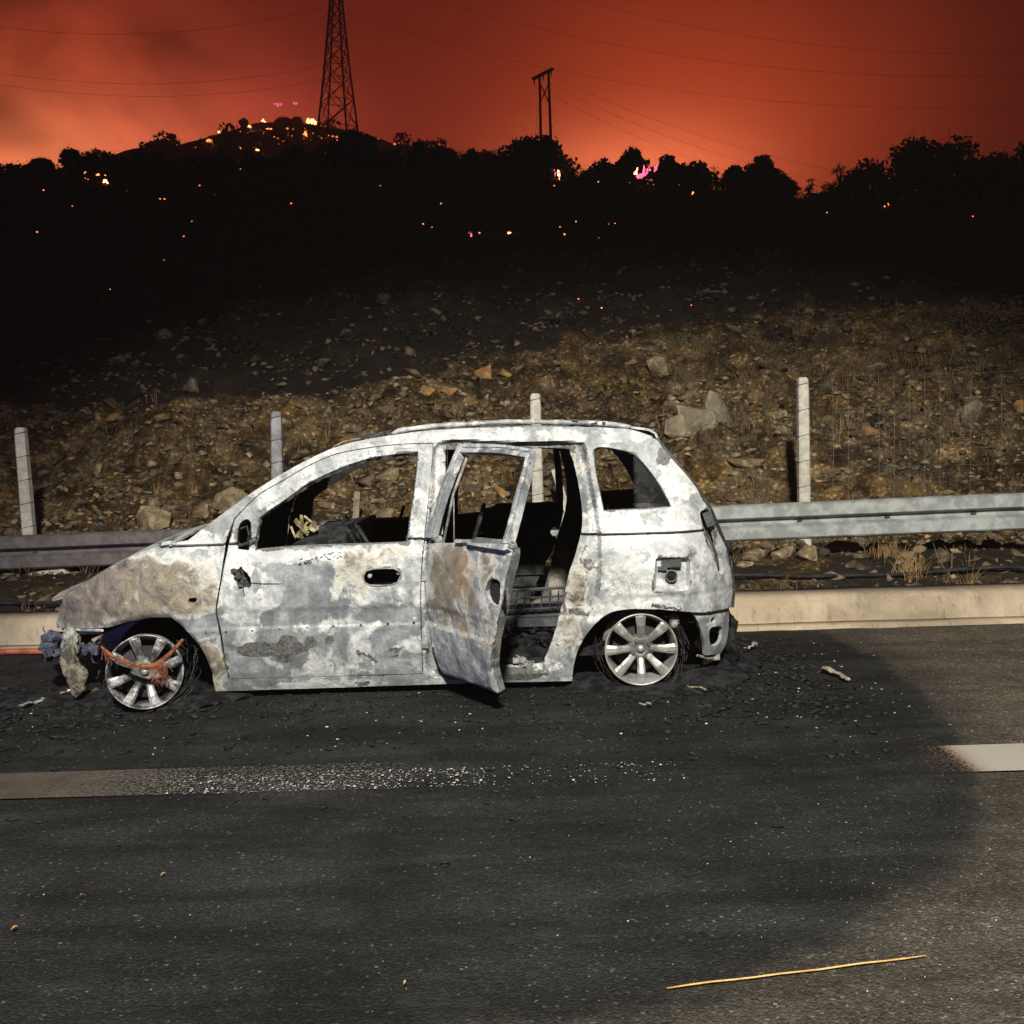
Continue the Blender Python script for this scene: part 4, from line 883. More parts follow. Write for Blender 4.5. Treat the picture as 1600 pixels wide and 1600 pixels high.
wheel(rc, Vector((0.0, 1, 0.02)), ('alloy', 'alloy'), math.pi / 2, rc_r, label='rear wheel, bare eight-spoke alloy rim without its tyre')
fc = onY(226.5, 1050, 5.60)
wheel(fc, Vector((-0.30, 1, -0.13)), ('alloyf', 'alloyf'), math.pi / 2 + 0.25, 0.196, label='front wheel, sooty alloy rim steered outwards with an orange cable across it')
for x_, z_ in ((rc.x, rc.z), (fc.x + 0.03, rc.z - 0.04)): wheel(Vector((x_, 2 * YC - 5.75, z_)), Vector((0, -1, 0)), ('alloyd', 'alloyd'), 0.2, 0.198)
for (cx, cz, rr_, depth_, far_) in [(P(1002, 1010)[0], P(1002, 1010)[1], 0.335, 0.30, 0), (P(243, 1046)[0], P(243, 1046)[1], 0.27, 0.24, 0), (P(1002, 1010)[0], P(1002, 1010)[1], 0.335, 0.30, 1), (P(243, 1046)[0], P(243, 1046)[1], 0.27, 0.24, 1)]:
    y0_ = 5.83 if rr_ > .3 else 5.93
    if far_: y0_ = 2 * YC - y0_
    s = 1 if not far_ else -1
    mb = MB(); mb.lathe([(rr_, 0), (rr_, depth_ * s), (0.0, depth_ * s)], (cx, y0_, cz), Vector((0, 1, 0)), 24, arc=(-0.05 * math.pi, 1.05 * math.pi))
    mb.obj('wheel_housing', M['char'], car)
mb = MB(); c = P3(1057, 974, 0.10)      # spring seat cup hanging in the rear arch
mb.lathe([(0.0, -0.02), (0.02, -0.018), (0.026, 0.0), (0.02, 0.02), (0.0, 0.022)], c + Vector((0, 0, 0.012)), Vector((0, 1, 0)), 14); mb.lathe([(0.0, -0.03), (0.018, -0.025), (0.024, 0.0), (0.0, 0.02)], c + Vector((0, 0, -0.022)), Vector((0, 1, 0)), 14)
for k in range(4): mb.tube([c + Vector((-0.027, -0.01, 0.02 - k * 0.012)), c + Vector((0.027, -0.02, 0.022 - k * 0.012))], 0.003, 4)
mb.obj('filler_pipe_end', M['ashy'], car, True)

# --- rear bumper bracket and charred bumper remains
hb_ = [outline([(1112, 983), (1129, 981), (1130, 995), (1124, 1008), (1113, 1011), (1110, 998)]), outline([(1113, 968), (1119, 966), (1120, 974), (1113, 975)])]
bk = panel('rear_bumper_bracket', car, outline([(1084, 958, 'c'), (1112, 957), (1141, 951, 'c'), (1140, 985), (1135, 1010), (1126, 1024, 'c'), (1103, 1026, 'c'), (1101, 1000), (1094, 978)]), hb_, 0.02, off=0.03, res=0.012, creases=False)
mb = MB(); mb.box(P3(1119, 1030, 0.07), (0.06, 0.05, 0.03)); mb.tube([P3(1092, 1027, 0.05), P3(1110, 1032, 0.05), P3(1124, 1030, 0.05)], 0.007, 5); mb.obj('bracket_tab', M['ashy'], bk)
def lump(name, parent, c, s, mat, seed, sub=4, amp=0.5, freq=2.0, rot=None):
    V, Fa = blob_mesh(seed, sub, amp, freq); V = V * np.array(s)
    if rot is not None: V = V @ np.array(rot).T
    return mesh_obj(name, V + np.array(c[:]), Fa, M[mat], parent, smooth=False)
lump('charred_bumper', car, P3(1143, 1015, 0.22), (0.07, 0.20, 0.15), 'char', 3)
lump('charred_bumper', car, P3(1148, 1032, 0.30), (0.08, 0.22, 0.07), 'char', 4)

# --- front end: slam panel, crash bar, melted headlamp
mb = MB(); mb.tube([P3(96, 984, 0.02), P3(120, 984, 0.0), P3(160, 985, 0.0)], 0.008, 6); mb.box(P3(125, 991, 0.06), (0.20, 0.05, 0.018)); mb.obj('fender_bracket', M['paint'], car)
for o_ in list(car.children):
    if o_.name.startswith('fender_bracket'): set_wear(o_, np.tile(np.array([[0, 0, .45, .1]], np.float32), (len(o_.data.vertices), 1)))
lump('melted_headlamp', car, onY(112, 1004, 5.95), (0.045, 0.07, 0.085), 'ashy', 6, 4, 0.45, 2.4)
lump('melted_bumper', car, onY(108, 1035, 5.85), (0.042, 0.05, 0.10), 'melt', 7, 4, 0.38, 1.5)
lump('melted_bumper', car, onY(121, 1062, 5.80), (0.048, 0.05, 0.085), 'melt', 8, 4, 0.38, 1.5)
mb = MB(); rr = random.Random(5)
for k in range(30):
    c = onY(rr.uniform(68, 100), rr.uniform(990, 1024), rr.uniform(5.9, 6.2)); q = Matrix.Rotation(rr.uniform(0, 3), 3, 'Y') @ Matrix.Rotation(rr.uniform(0, 3), 3, 'X')
    mb.box(c, (rr.uniform(.02, .07), rr.uniform(.02, .05), rr.uniform(.01, .04)), q)
for k in range(16):
    c = onY(rr.uniform(132, 152), rr.uniform(998, 1030), rr.uniform(5.95, 6.1)); mb.box(c, (rr.uniform(.02, .06), .03, rr.uniform(.01, .05)), Matrix.Rotation(rr.uniform(0, 3), 3, 'Y'))
mb.tube([onY(72, 992, 6.0), onY(67, 982, 6.0), onY(69, 978, 6.0)], 0.003, 4)
tag(mb.obj('charred_grille', M['bluem'], car), kind='stuff')
mb = MB(); mb.tube([onY(95, 1015, 6.0), onY(84, 1012, 6.56), (onY(95, 1015, 6.0).x, 7.1, onY(95, 1015, 6.0).z)], 0.045, 6); mb.obj('crash_beam', M['soot'], car)
V, Fa = blob_mesh(21, 4, 0.4, 2.2); mesh_obj('engine_block', V * np.array((0.30, 0.50, 0.20)) + np.array((-1.75, YC + 0.05, 0.48)), Fa, M['char'], car)
mb = MB(); mb.box((-1.85, YC, 0.30), (0.5, 1.0, 0.12)); mb.tube([(fc.x + 0.05, 5.75, fc.z), (fc.x + 0.05, 7.4, fc.z)], 0.03, 6); mb.tube([(rc.x, 5.8, rc.z), (rc.x, 7.3, rc.z)], 0.035, 6); mb.box((0.9, YC, 0.30), (0.5, 1.1, 0.10)); tag(mb.obj('axle_frame', M['char'], car), kind='stuff')

mb = MB(); rr = random.Random(44)   # steel wire of the burnt tyres, tangled on and round the rims
for (c, r_) in ((rc, 0.205), (fc, 0.203)):
    for k in range(26):
        a0_ = rr.uniform(math.pi * 0.9, math.pi * 2.1); sp__ = rr.uniform(.5, 1.5); ra = r_ + rr.uniform(-.004, .045); pts = []
        for j in range(9):
            a = a0_ + sp__ * j / 8; q = Vector(c) + Vector((math.cos(a) * ra * 1.06, rr.uniform(-.02, .16), math.sin(a) * ra)); q.z = max(q.z, 0.006 + rr.uniform(0, .02)); pts.append(q)
        mb.tube(pts, 0.0013, 3)
tag(mb.obj('tyre_wire', M['soot'], car), kind='stuff')

# ------------------------------------------------------------------ things by the road
# orange cable lying across the front wheel
mb = MB(); pts = [(158, 1010), (168, 1019), (178, 1027), (195, 1033), (212, 1039), (228, 1042), (244, 1039), (257, 1030), (268, 1019), (280, 1006), (286, 999)]
cb_ = empty('orange_cable', onY(225, 1040, 5.5), 'frayed orange cable bundle sagging across the front wheel of the burnt car', 'cable')
mb.tube([onY(x, y, 5.48) for x, y in pts], [0.007, 0.009, 0.010, 0.009, 0.010, 0.013, 0.016, 0.015, 0.011, 0.010, 0.008], 6); mb.tube([onY(x + 1, y + 4, 5.475) for x, y in pts[2:8]], 0.005, 5); mb.obj('sheath', M['cable'], cb_, True)
mb = MB(); rr = random.Random(9)
for k in range(46):
    x = rr.uniform(236, 262); p = onY(x, 1036, 5.47); q = onY(x + rr.uniform(-9, 14), rr.uniform(1048, 1074), 5.46 + rr.uniform(-.02, .02)); m_ = (p + q) / 2 + Vector((rr.uniform(-.02, .02), 0, 0)); mb.tube([p, m_, q], 0.0012, 3)
for k in range(18):
    x = rr.uniform(158, 176); p = onY(x, 1014 + (x - 158) * 0.7, 5.47); q = p + Vector((rr.uniform(-.02, .03), 0, rr.uniform(-.06, -.02))); mb.tube([p, q], 0.0012, 3)
tag(mb.obj('loose_strands', M['cable'], cb_), kind='stuff')
# flat red hose at the kerb foot, black cable on the verge
mb = MB(); pts = [onZ(x, y, 0.022) for x, y in [(-260, 1020), (-100, 1018), (0, 1017), (30, 1016), (62, 1014), (120, 1010)]]
for p in pts: p.y = 7.18 + 0.02 * math.sin(p.x * 5)
mb.tube(pts, 0.027, 8, flat=0.8)
tag(mb.obj('fire_hose', M['redhose'], smooth=True, origin=tuple(pts[0])), 'flat red hose lying along the foot of the kerb at the far left', 'hose')
mb = MB(); pts = []
for X in np.arange(-12, 12.1, 0.4):
    Y_ = 8.75 + 0.10 * math.sin(X * 0.8) + 0.05 * math.sin(X * 2.1); pts.append(Vector((X, Y_, terrain(X, Y_) + 0.05 + 0.02 * math.sin(X * 1.7))))
mb.tube(pts, 0.018, 7); tag(mb.obj('black_cable', M['black_hose'], smooth=True, origin=tuple(pts[0])), 'long black cable lying in the ditch behind the kerb', 'cable')
# guardrail: W-beam segments on posts; the left half scorched
gl, gr = onY(0, 838, 10.15), onY(1600, 770, 9.25)
def gpt(X):
    k = (X - gl.x) / (gr.x - gl.x); return gl.y + (gr.y - gl.y) * k, gl.z + (gr.z - gl.z) * k - 0.158
GR = empty('guardrail', (gl.x, gl.y, 0), 'long steel guardrail behind the car, scorched brown left and clean right', 'guardrail')
WP = [(0.0, .158), (-.030, .157), (-.066, .148), (-.078, .136), (-.084, .050), (-.074, .040), (-.014, .024), (-.010, 0), (-.014, -.020), (-.062, -.036), (-.076, -.046), (-.085, -.132), (-.074, -.146), (-.030, -.157), (0, -.158)]
edges = [-30, -22, -14.2, -10.2, -6.2, -2.35, 1.62, 5.6, 9.6, 13.6, 22, 30]
for a, b_ in zip(edges[:-1], edges[1:]):
    V = []; xs_ = np.arange(a, b_ + 0.21, 0.1) if abs(a) < 14 else [a, b_ + 0.2]
    for X in xs_:
        y_, z_ = gpt(X); lap = 0.008 if X > b_ - 0.02 else 0.0
        for (dy, dz) in WP: V.append((X, y_ + dy + lap + 0.004 * fr((X * 1.2, dz * 5, 2)), z_ + dz + 0.003 * fr((X * 0.9, 3, 2))))
    m_ = len(WP); i = np.arange(m_ - 1)[None, :] + m_ * np.arange(len(xs_) - 1)[:, None]
    o = mesh_obj('rail_beam', np.array(V), np.stack([i, i + 1, i + 1 + m_, i + m_], -1).reshape(-1, 4), M['galvd' if b_ < -1 else 'galv'], GR, smooth=True); solid(o, 0.005, 0)
    if b_ < -1: o['label'] = 'scorched brown rail beam'
def bolt(X, dz, kind='rail_bolt'):
    y_, z_ = gpt(X); mb = MB()
    mb.box((X, y_ - 0.090 if abs(dz) > .03 else y_ - .016, z_ + dz), (0.045, 0.012, 0.020)); mb.lathe([(0.0, -0.010), (0.010, -0.008), (0.013, 0)], (X, (y_ - 0.094 if abs(dz) > .03 else y_ - .02), z_ + dz), seg=8)
    mb.obj(kind, M['soot'], GR)
for px_, py_ in [(1248, 814), (1380, 809), (1508, 803), (47, 862), (1120, 820)]:
    X = (px_ - 800) / 1700 * gpt(2 if px_ > 800 else -4)[0]; bolt(X, 0.0)
for X in (-22, -18.2, -14.2, -10.2, -6.2, -2.35, 1.62, 5.6, 9.6, 13.6, 22):
    y_, z_ = gpt(X); mb = MB(); g0 = terrain(X, y_ + 0.12)
    for dy, w_ in ((0.03, .09), (0.17, .09)): mb.box((X, y_ + dy + 0.02, (z_ + 0.12 + g0) / 2 - .1), (w_, 0.008, z_ + 0.12 - g0 + .2))
    mb.box((X, y_ + 0.12, (z_ + 0.12 + g0) / 2 - .1), (0.008, 0.136, z_ + 0.12 - g0 + .2)); tag(mb.obj('rail_post', M['galvd'], GR))
# concrete fence posts
CP = [((32, 668), (52, 912), 10.75, 'conc', 'leftmost grey concrete fence post behind the scorched end of the guardrail'),
      ((432, 643), (436, 870), 10.75, 'concd', 'smoke-stained concrete fence post standing behind the bonnet and windscreen of the car'),
      ((836, 615), (842, 850), 10.70, 'conc', 'pale concrete fence post seen above the roof and through the rear door of the car'),
      ((1254, 590), (1257, 860), 10.65, 'conc', 'pale concrete fence post standing alone to the right of the car')]
posts = []
for (t0, b0_, Y_, mt, lab) in CP:
    a, b_ = onY(*b0_, Y_), onY(*t0, Y_); g = terrain(a.x, Y_); d = (b_ - a)
    po_ = empty('fence_post', (a.x, Y_, g), lab, 'fence post', 'concrete posts of the wire fence'); posts.append((a, b_))
    mb = MB(); ws = [0.058, 0.056, 0.053, 0.050]; V = []
    base = Vector((a.x - d.x * 0.3, Y_, min(g, a.z) - 0.3)); hts = [0, 0.4, 0.93, 0.985, 1.0]; wd = [0.060, 0.056, 0.051, 0.048, 0.036]
    for h_, w_ in zip(hts, wd):
        c = base + (b_ - base) * h_
        for (sx_, sy_) in [(-1, -.75), (-.75, -1), (.75, -1), (1, -.75), (1, .75), (.75, 1), (-.75, 1), (-1, .75)]: V.append(c + Vector((sx_ * w_, sy_ * w_, 0)))
    mb.add(V, [(i * 8 + j, i * 8 + (j + 1) % 8, i * 8 + 8 + (j + 1) % 8, i * 8 + 8 + j) for i in range(4) for j in range(8)] + [tuple(range(32, 40))])
    mb.obj('post', M[mt], po_)
    for k in range(7):
        h_ = 0.97 - k * 0.125; c = base + (b_ - base) * h_; mb = MB()
        ring = [c + Vector((sx_ * 0.057, sy_ * 0.057, 0.012 * sx_)) for sx_, sy_ in [(-1, -1), (1, -1), (1, 1), (-1, 1), (-1, -1)]]; mb.tube(ring, 0.0024, 4); mb.obj('wire_tie', M['soot'], po_)
def prop(name, p, q, w_, mt, lab, cat):
    mb = MB(); c = (p + q) / 2; d = q - p; rot = d.to_track_quat('Z', 'Y').to_matrix(); mb.box(c, (w_, w_ * 0.8, d.length), rot); mb2 = mb
    tag(mb2.obj(name, M[mt], origin=tuple(p)), lab, cat)
# braces seen through the car
prop('brace_post', onY(896, 830, 11.0), onY(866, 733, 11.0), 0.085, 'conc', 'slanting concrete brace leaning beside the fence post seen through the rear door', 'brace')
prop('stub_post', onY(554, 840, 11.1), onY(559, 768, 11.1), 0.075, 'rockb', 'short broken concrete stub seen through the front window of the car', 'post')
prop('felled_post', onY(30, 905, 10.2), onY(105, 890, 10.1), 0.09, 'conc', 'fallen concrete post lying under the left end of the guardrail', 'post')
# wire netting between the posts to the right
NF = empty('wire_fence', (posts[3][0].x, 10.7, 0), 'thin wire netting stretched to the right of the lone concrete post', 'wire fence')
def netting(xa, xb, ytop, dropout, name='netting'):
    mb = MB(); rr = random.Random(int(xa * 10))
    for k in range(9):
        z0_ = ytop - k * 0.15; pts = []
        for X in np.arange(xa, xb + 0.01, 0.3): pts.append(Vector((X, 10.68 + 0.02 * math.sin(X * 3 + k), z0_ + 0.035 * (X - xa) * 0.6 + 0.018 * math.sin(X * 2.3 + k))))
        mb.tube(pts, 0.0019, 3, cap=False)
    n_ = int((xb - xa) / 0.15)
    for j in range(n_):
        if rr.random() < dropout: continue
        X = xa + 0.15 * j; mb.tube([Vector((X, 10.68, ytop + 0.02 * (X - xa))), Vector((X + 0.01, 10.69, ytop - 0.6)), Vector((X, 10.68, ytop - 1.2 + 0.02 * (X - xa)))], 0.0012, 3, cap=False)
    return tag(mb.obj(name, M['wire'], NF), kind='stuff')
zt = posts[3][1].z
netting(posts[3][1].x, posts[3][1].x + 5.5, zt - 0.02, 0.15)

# ------------------------------------------------------------------ stones
protos_r = [rock_mesh(s, f, n_) for s, f, n_ in [(1, .6, 14), (2, .5, 12), (3, .7, 16), (4, .45, 12), (5, .8, 14), (6, .55, 20)]]
def boulder(x, y, w_, h_, seed, mt, lab, flat=None, rz=None, tiltx=0.0, tilty=0.0, sink=0.25, Y_=None, n_=16, cat='rock', grp=None, name='rock'):
    c = hit(x, y + h_ * 0.35) if Y_ is None else onY(x, y + h_ * .35, Y_)
    s = c.y / F; V, Fa = rock_mesh(seed, 1.0, n_); V = V / np.abs(V).max(0) * np.array((w_ * s / 2, max(w_, h_) * s * 0.33, h_ * s / 2 * 1.15))
    Rm = np.array(Matrix.Rotation(tilty, 3, 'Y')); V = V @ Rm.T
    cen = onY(x, y, c.y); V = V + np.array(cen[:])
    o = mesh_obj(name, V, Fa, M[mt], origin=(cen.x, cen.y, cen.z - h_ * s / 2)); tag(o, lab, cat, grp); return o
BO = [(1028, 576, 46, 36, 31, 'rock', 'pale triangular rock high on the slope above the car roof', -0.5, 9),
      (1055, 668, 40, 46, 32, 'rockb', 'left slab of the big split grey boulder right behind the rear of the car', 0.3, 12),
      (1085, 655, 76, 64, 33, 'rockb', 'large middle slab of the split grey boulder behind the rear of the car', 0.45, 14),
      (1125, 642, 62, 50, 34, 'rockb', 'right slab of the split grey boulder behind the rear of the car', 0.4, 12),
      (756, 584, 38, 22, 35, 'rocko', 'orange stone on the slope above the middle of the car roof', -0.1, 10), (790, 583, 26, 14, 36, 'rocko', 'small orange stone just right of the larger orange stone above the roof', 0, 10),
      (668, 611, 28, 18, 37, 'rocko', 'orange stone on the dark slope above the front of the roof rail', 0, 10), (703, 611, 34, 14, 38, 'rocko', 'flat orange stone on the dark slope above the car roof', 0.1, 10),
      (240, 811, 62, 38, 39, 'rock', 'big round pale boulder above the guardrail left of the windscreen', 0, 22), (365, 786, 62, 44, 40, 'rock', 'pale boulder half hidden behind the front pillar of the car', 0.1, 20), (318, 800, 32, 30, 41, 'rock', 'pale block between two boulders above the guardrail', 0.2, 12),
      (153, 733, 14, 20, 42, 'rock', 'small upright white stone on the left bank', 0.1, 12), (297, 604, 26, 24, 43, 'rockg', 'grey stone at the top edge of the left bank', -0.3, 10), (430, 622, 22, 10, 44, 'rock', 'small pale stone lying above the second fence post', 0, 10),
      (604, 748, 34, 44, 45, 'rock', 'upright pale slab seen through the front window of the car', 0.6, 10), (600, 808, 44, 34, 46, 'rock', 'round orange-tan rock seen at the bottom of the front window', 0, 14),
      (1213, 646, 36, 20, 47, 'rock', 'flat pale stone on the slope left of the lone post', 0.1, 10), (1223, 674, 30, 16, 48, 'rock', 'narrow pale stone below the flat one left of the lone post', 0.1, 10), (1228, 702, 26, 24, 49, 'rock', 'pointed pale stone touching the lone concrete post', -0.4, 9),
      (1522, 650, 42, 44, 61, 'rockg', 'grey rock outcrop behind the netting on the right', 0.5, 12), (1590, 637, 22, 22, 62, 'rocko', 'orange rock behind the netting at the right edge', 0, 10),
      (600, 466, 30, 16, 63, 'rockd', 'dim boulder far up the dark slope', 0, 14), (540, 520, 26, 14, 64, 'rockd', 'dim flat stone far up the slope', 0, 12), (1170, 722, 70, 16, 65, 'rock', 'long flat ledge of broken rock right of the car tail', 0.05, 12), (1180, 745, 60, 18, 66, 'rockg', 'grey ledge of rock below the long flat one', 0, 12),
      (1185, 866, 50, 16, 67, 'rock', 'flat pale rock under the guardrail next to the car tail', 0.05, 12), (1225, 864, 46, 22, 68, 'rock', 'pale rock under the guardrail below the lone post', 0, 14), (1268, 866, 46, 24, 69, 'rock', 'yellowish block under the guardrail right of the lone post', 0, 12), (1318, 855, 60, 18, 70, 'rock', 'row of flat pale rock under the guardrail', 0, 14), (1490, 863, 26, 10, 71, 'rock', 'small flat pale stone on the burnt verge at the right', 0, 9),
      (1165, 883, 40, 10, 72, 'rock', 'low pale rock at the foot of the car tail', 0, 10), (20, 893, 30, 14, 73, 'rock', 'pale rock under the guardrail at the left edge', 0, 12),
      (760, 735, 22, 14, 74, 'rock', 'pale stone seen inside the window of the open door', 0.4, 10), (780, 770, 30, 20, 75, 'rocko', 'tan stone seen in the lower corner of the open door window', 0.2, 12), (826, 760, 20, 46, 76, 'rock', 'tan rock face seen left of the post inside the rear doorway', 0, 12), (1000, 740, 30, 10, 77, 'rockg', 'dark ledge seen through the rear quarter window', 0, 10)]
for (x, y, w_, h_, sd, mt, lab, ty, n_) in BO: boulder(x, y, w_, h_, sd, mt, lab, tilty=ty, n_=n_)
rr = random.Random(21); GN = 'loose stones on the embankment'
meshes = {}
count = 0
while count < 262:
    X = rr.uniform(-5.6, 5.6); Y_ = 10.2 + abs(rr.gauss(0, 2.7)); 
    if Y_ > 19: continue
    dens = noise.noise(Vector((X * 0.55, Y_ * 0.8, 3.3))) + 0.1
    if dens < rr.uniform(-0.35, 0.35): continue
    k = rr.randrange(6); mt = rr.choices(['rock', 'rockg', 'rocko', 'rockd'], [5, 4, 1.4, 2 + max(0, (Y_ - 12)) * 1.2])[0]; key = (k, mt)
    s = min(0.21, 0.055 * math.exp(abs(rr.gauss(0, 0.6))))
    if key not in meshes:
        V, Fa = protos_r[k]; o = mesh_obj('stone', V, Fa, M[mt]); meshes[key] = o.data
    else:
        o = bpy.data.objects.new('stone', meshes[key]); COL.objects.link(o)
    z = terrain(X, Y_) + s * 0.15; o.location = (X, Y_, z); o.scale = (s * rr.uniform(.8, 1.5), s * rr.uniform(.7, 1.1), s * rr.uniform(.6, 1.1)); o.rotation_euler = (rr.uniform(-.5, .5), rr.uniform(-.4, .4), rr.uniform(0, 6))
    lab = {'rock': 'loose pale stone among the rubble of the roadside embankment', 'rockg': 'loose grey stone among the rubble of the roadside embankment', 'rocko': 'loose orange-brown stone among the rubble of the embankment', 'rockd': 'loose scorched dark stone on the roadside embankment'}[mt]
    tag(o, lab, 'stone', GN); count += 1
def rubble(name, n_, smin, smax, mt, lab, seed, y0=8.0, ymax=24, pref=0.0, xr=8.0, spread=2.9):
    r = random.Random(seed); pl_ = []
    while len(pl_) < n_:
        X = r.uniform(-xr, xr); Y_ = 10.0 + abs(r.gauss(0, spread)) if r.random() < 0.85 else r.uniform(y0, 11)
        if Y_ > ymax: continue
        dn = fr((X * 0.5 + pref, Y_ * 0.9, 5 + pref))
        if dn < r.uniform(-0.45, 0.5): continue
        if mt in ('rock', 'rockg', 'rocko') and slope_burn_fade(X, Y_) > 0.5 and r.random() < 0.93: continue
        s = smin + (smax - smin) * r.random() ** 3.2
        pl_.append(((X, Y_, terrain(X, Y_) + s * 0.1), (s * r.uniform(.8, 1.6), s * r.uniform(.7, 1.1), s * r.uniform(.5, 1.1)), r.uniform(0, 6.3), r.uniform(-.6, .6), r.randrange(6)))
    return scatter(name, small_r, pl_, M[mt], lab)
def lite(seed, flat):
    r = random.Random(seed); bm = bmesh.new()
    for _ in range(9):
        p = Vector((r.gauss(0, 1), r.gauss(0, 1), r.gauss(0, 1))).normalized(); bm.verts.new((p.x, p.y * .85, p.z * flat))
    h = bmesh.ops.convex_hull(bm, input=bm.verts); bm.verts.ensure_lookup_table(); bm.verts.index_update()
    V = np.array([v.co[:] for v in bm.verts]); Fa = np.array([[q.index for q in f.verts] for f in bm.faces if len(f.verts) == 3]); bm.free(); return V, Fa
small_r = [lite(s, f) for s, f in [(1, .6), (2, .5), (3, .8), (4, .4), (5, .7), (6, .55)]]
rubble('rubble', 5200, 0.008, 0.085, 'rock', 'fine pale rubble strewn over the embankment', 1)
rubble('rubble', 4800, 0.008, 0.085, 'rockg', 'fine grey rubble strewn over the embankment', 2, pref=3)
rubble('rubble', 2600, 0.010, 0.06, 'rocko', 'fine orange rubble strewn over the embankment', 3, pref=7)
rubble('rubble', 8000, 0.02, 0.12, 'rockd', 'fine scorched rubble strewn over the embankment', 4, pref=11, spread=5)
rubble('clinker', 2600, 0.015, 0.05, 'char', 'black clods and charred scraps on the embankment', 5, pref=17, spread=5)

# ------------------------------------------------------------------ burnt litter round the car, glass crumbs, chips
def litter(name, n_, box, smin, smax, mt, lab, seed, gauss=False, zoff=0.0, flat=0.5, mask=None):
    r = random.Random(seed); pl_ = []
    while len(pl_) < n_:
        if gauss: X = r.gauss((box[0] + box[1]) / 2, (box[1] - box[0]) / 4); Y_ = r.gauss((box[2] + box[3]) / 2, (box[3] - box[2]) / 4)
        else: X = r.uniform(box[0], box[1]); Y_ = r.uniform(box[2], box[3])
        if Y_ > 7.25 or Y_ < 1.2: continue
        if mask and not mask(X, Y_, r): continue
        if mt == 'char2' and not inpoly([(X + 0.25 + 0.3 * r.random(), Y_)], BP)[0]: continue
        s = smin + (smax - smin) * r.random() ** 3
        pl_.append(((X, Y_, road_z(X, Y_) + zoff + s * 0.25), (s * r.uniform(.7, 1.6), s, s * flat * r.uniform(.5, 1.2)), r.uniform(0, 6.3), r.uniform(-.4, .4), r.randrange(6)))
    return scatter(name, small_r, pl_, M[mt], lab)
litter('burnt_debris', 5200, (-3.2, 2.6, 4.2, 8.0), 0.003, 0.026, 'char2', 'fine burnt debris strewn under and around the car', 31, gauss=True)
litter('burnt_debris', 1500, (0.5, 2.5, 4.8, 7.4), 0.004, 0.032, 'char2', 'burnt scraps strewn behind the rear bumper of the car', 32, gauss=True)
litter('burnt_debris', 800, (-3.5, -1.5, 4.9, 6.3), 0.006, 0.038, 'char2', 'burnt scraps round the front wheel of the car', 33, gauss=True)
litter('ash_crumbs', 380, (-2.7, 2.2, 4.8, 6.9), 0.003, 0.011, 'chip', 'pale crumbs of glass and ash in the debris around the car', 34)
litter('aggregate', 500, (-3, 3.2, 1.4, 5.2), 0.0016, 0.0042, 'chip', 'pale chips of stone and glass glinting in the asphalt', 35)
litter('aggregate', 350, (0.3, 2.2, 1.8, 4.0), 0.0016, 0.0045, 'chip', 'pale glinting chips in the sooty asphalt at the right', 36, gauss=True)
def onroadline(X, Y_, r):
    return line_y((a1, b1), X) < Y_ < line_y((a0, b0), X) and r.random() < (1.0 if lx(260) < X < lx(760) else 0.28)
litter('paint_flakes', 900, (lx(230), lx(1065), 3.9, 4.5), 0.003, 0.009, 'chip', 'pale flakes left of the burnt road marking', 37, flat=0.25, zoff=0.008, mask=onroadline)
V, Fa = blob_mesh(5, 3, .3, 2)
# char heap mounds under wheels and sills
mounds = []
for (x, y, sx_, sy_, sz_) in [(250, 1108, .30, .12, .05), (330, 1095, .20, .15, .05), (170, 1100, .2, .15, .05), (1000, 1078, .30, .15, .05), (1090, 1065, .30, .22, .06), (1140, 1045, .20, .2, .07), (930, 1072, .2, .14, .05), (60, 1100, .3, .15, .04), (1050, 1085, .25, .10, .03)]:
    p = onZ(x, y); mounds.append(((p.x, p.y + 0.08, 0.0), (sx_, sy_, sz_), 0, 0, 0))
scatter('char_heap', [(V, Fa)], mounds, M['char'], 'low heaps of char round the wheels of the car')
def scrap(name, px_, w_, mt, lab, cat, seed, hgt=0.02, ang=0.0):
    a = onZ(*px_[0], 0.02); b_ = onZ(*px_[1], 0.02); mb = MB(); rr = random.Random(seed); n_ = 7; pts = []
    for k in range(n_ + 1):
        p = a.lerp(b_, k / n_); pts.append(p + Vector((rr.uniform(-.006, .006), rr.uniform(-.01, .01), hgt * rr.uniform(0.0, 1.0))))
    mb.tube(pts, [w_ * rr.uniform(.5, 1.1) for _ in pts], 6, flat=0.5); tag(mb.obj(name, M[mt], origin=tuple(a)), lab, cat)
M['scrapm'] = simple('singed_scrap', (0.10, 0.09, 0.055), (0.28, 0.25, 0.17), 20, 0.8)
scrap('debris_strip', [(1165, 1018), (1182, 1008)], 0.014, 'ashy', 'pale bent strip lying just behind the rear bumper', 'debris', 1, 0.03)
scrap('debris_strip', [(1288, 1046), (1326, 1062)], 0.03, 'scrapm', 'pale flake of ash lying on the road right of the car', 'debris', 2, 0.015)
scrap('debris_strip', [(1075, 1074), (1104, 1081)], 0.010, 'scrapm', 'thin twig-like scrap below the rear wheel', 'debris', 3)
scrap('debris_strip', [(1098, 1117), (1142, 1104)], 0.010, 'char2', 'dark stick-like scrap on the road below the rear of the car', 'debris', 4, 0.02)
scrap('debris_strip', [(93, 1090), (160, 1083)], 0.020, 'melt', 'pale melted strip lying in front of the front wheel', 'debris', 5, 0.03)
scrap('debris_strip', [(100, 1088), (118, 1080)], 0.014, 'chip', 'white scrap beside the melted strip by the front wheel', 'debris', 6, 0.03)
scrap('debris_strip', [(1000, 1100), (1018, 1102)], 0.012, 'ashy', 'small pale scrap on the road under the rear wheel', 'debris', 7, 0.01)
scrap('debris_strip', [(30, 1104), (70, 1096)], 0.02, 'ashy', 'greyish scrap on the road at the far left', 'debris', 8, 0.02)
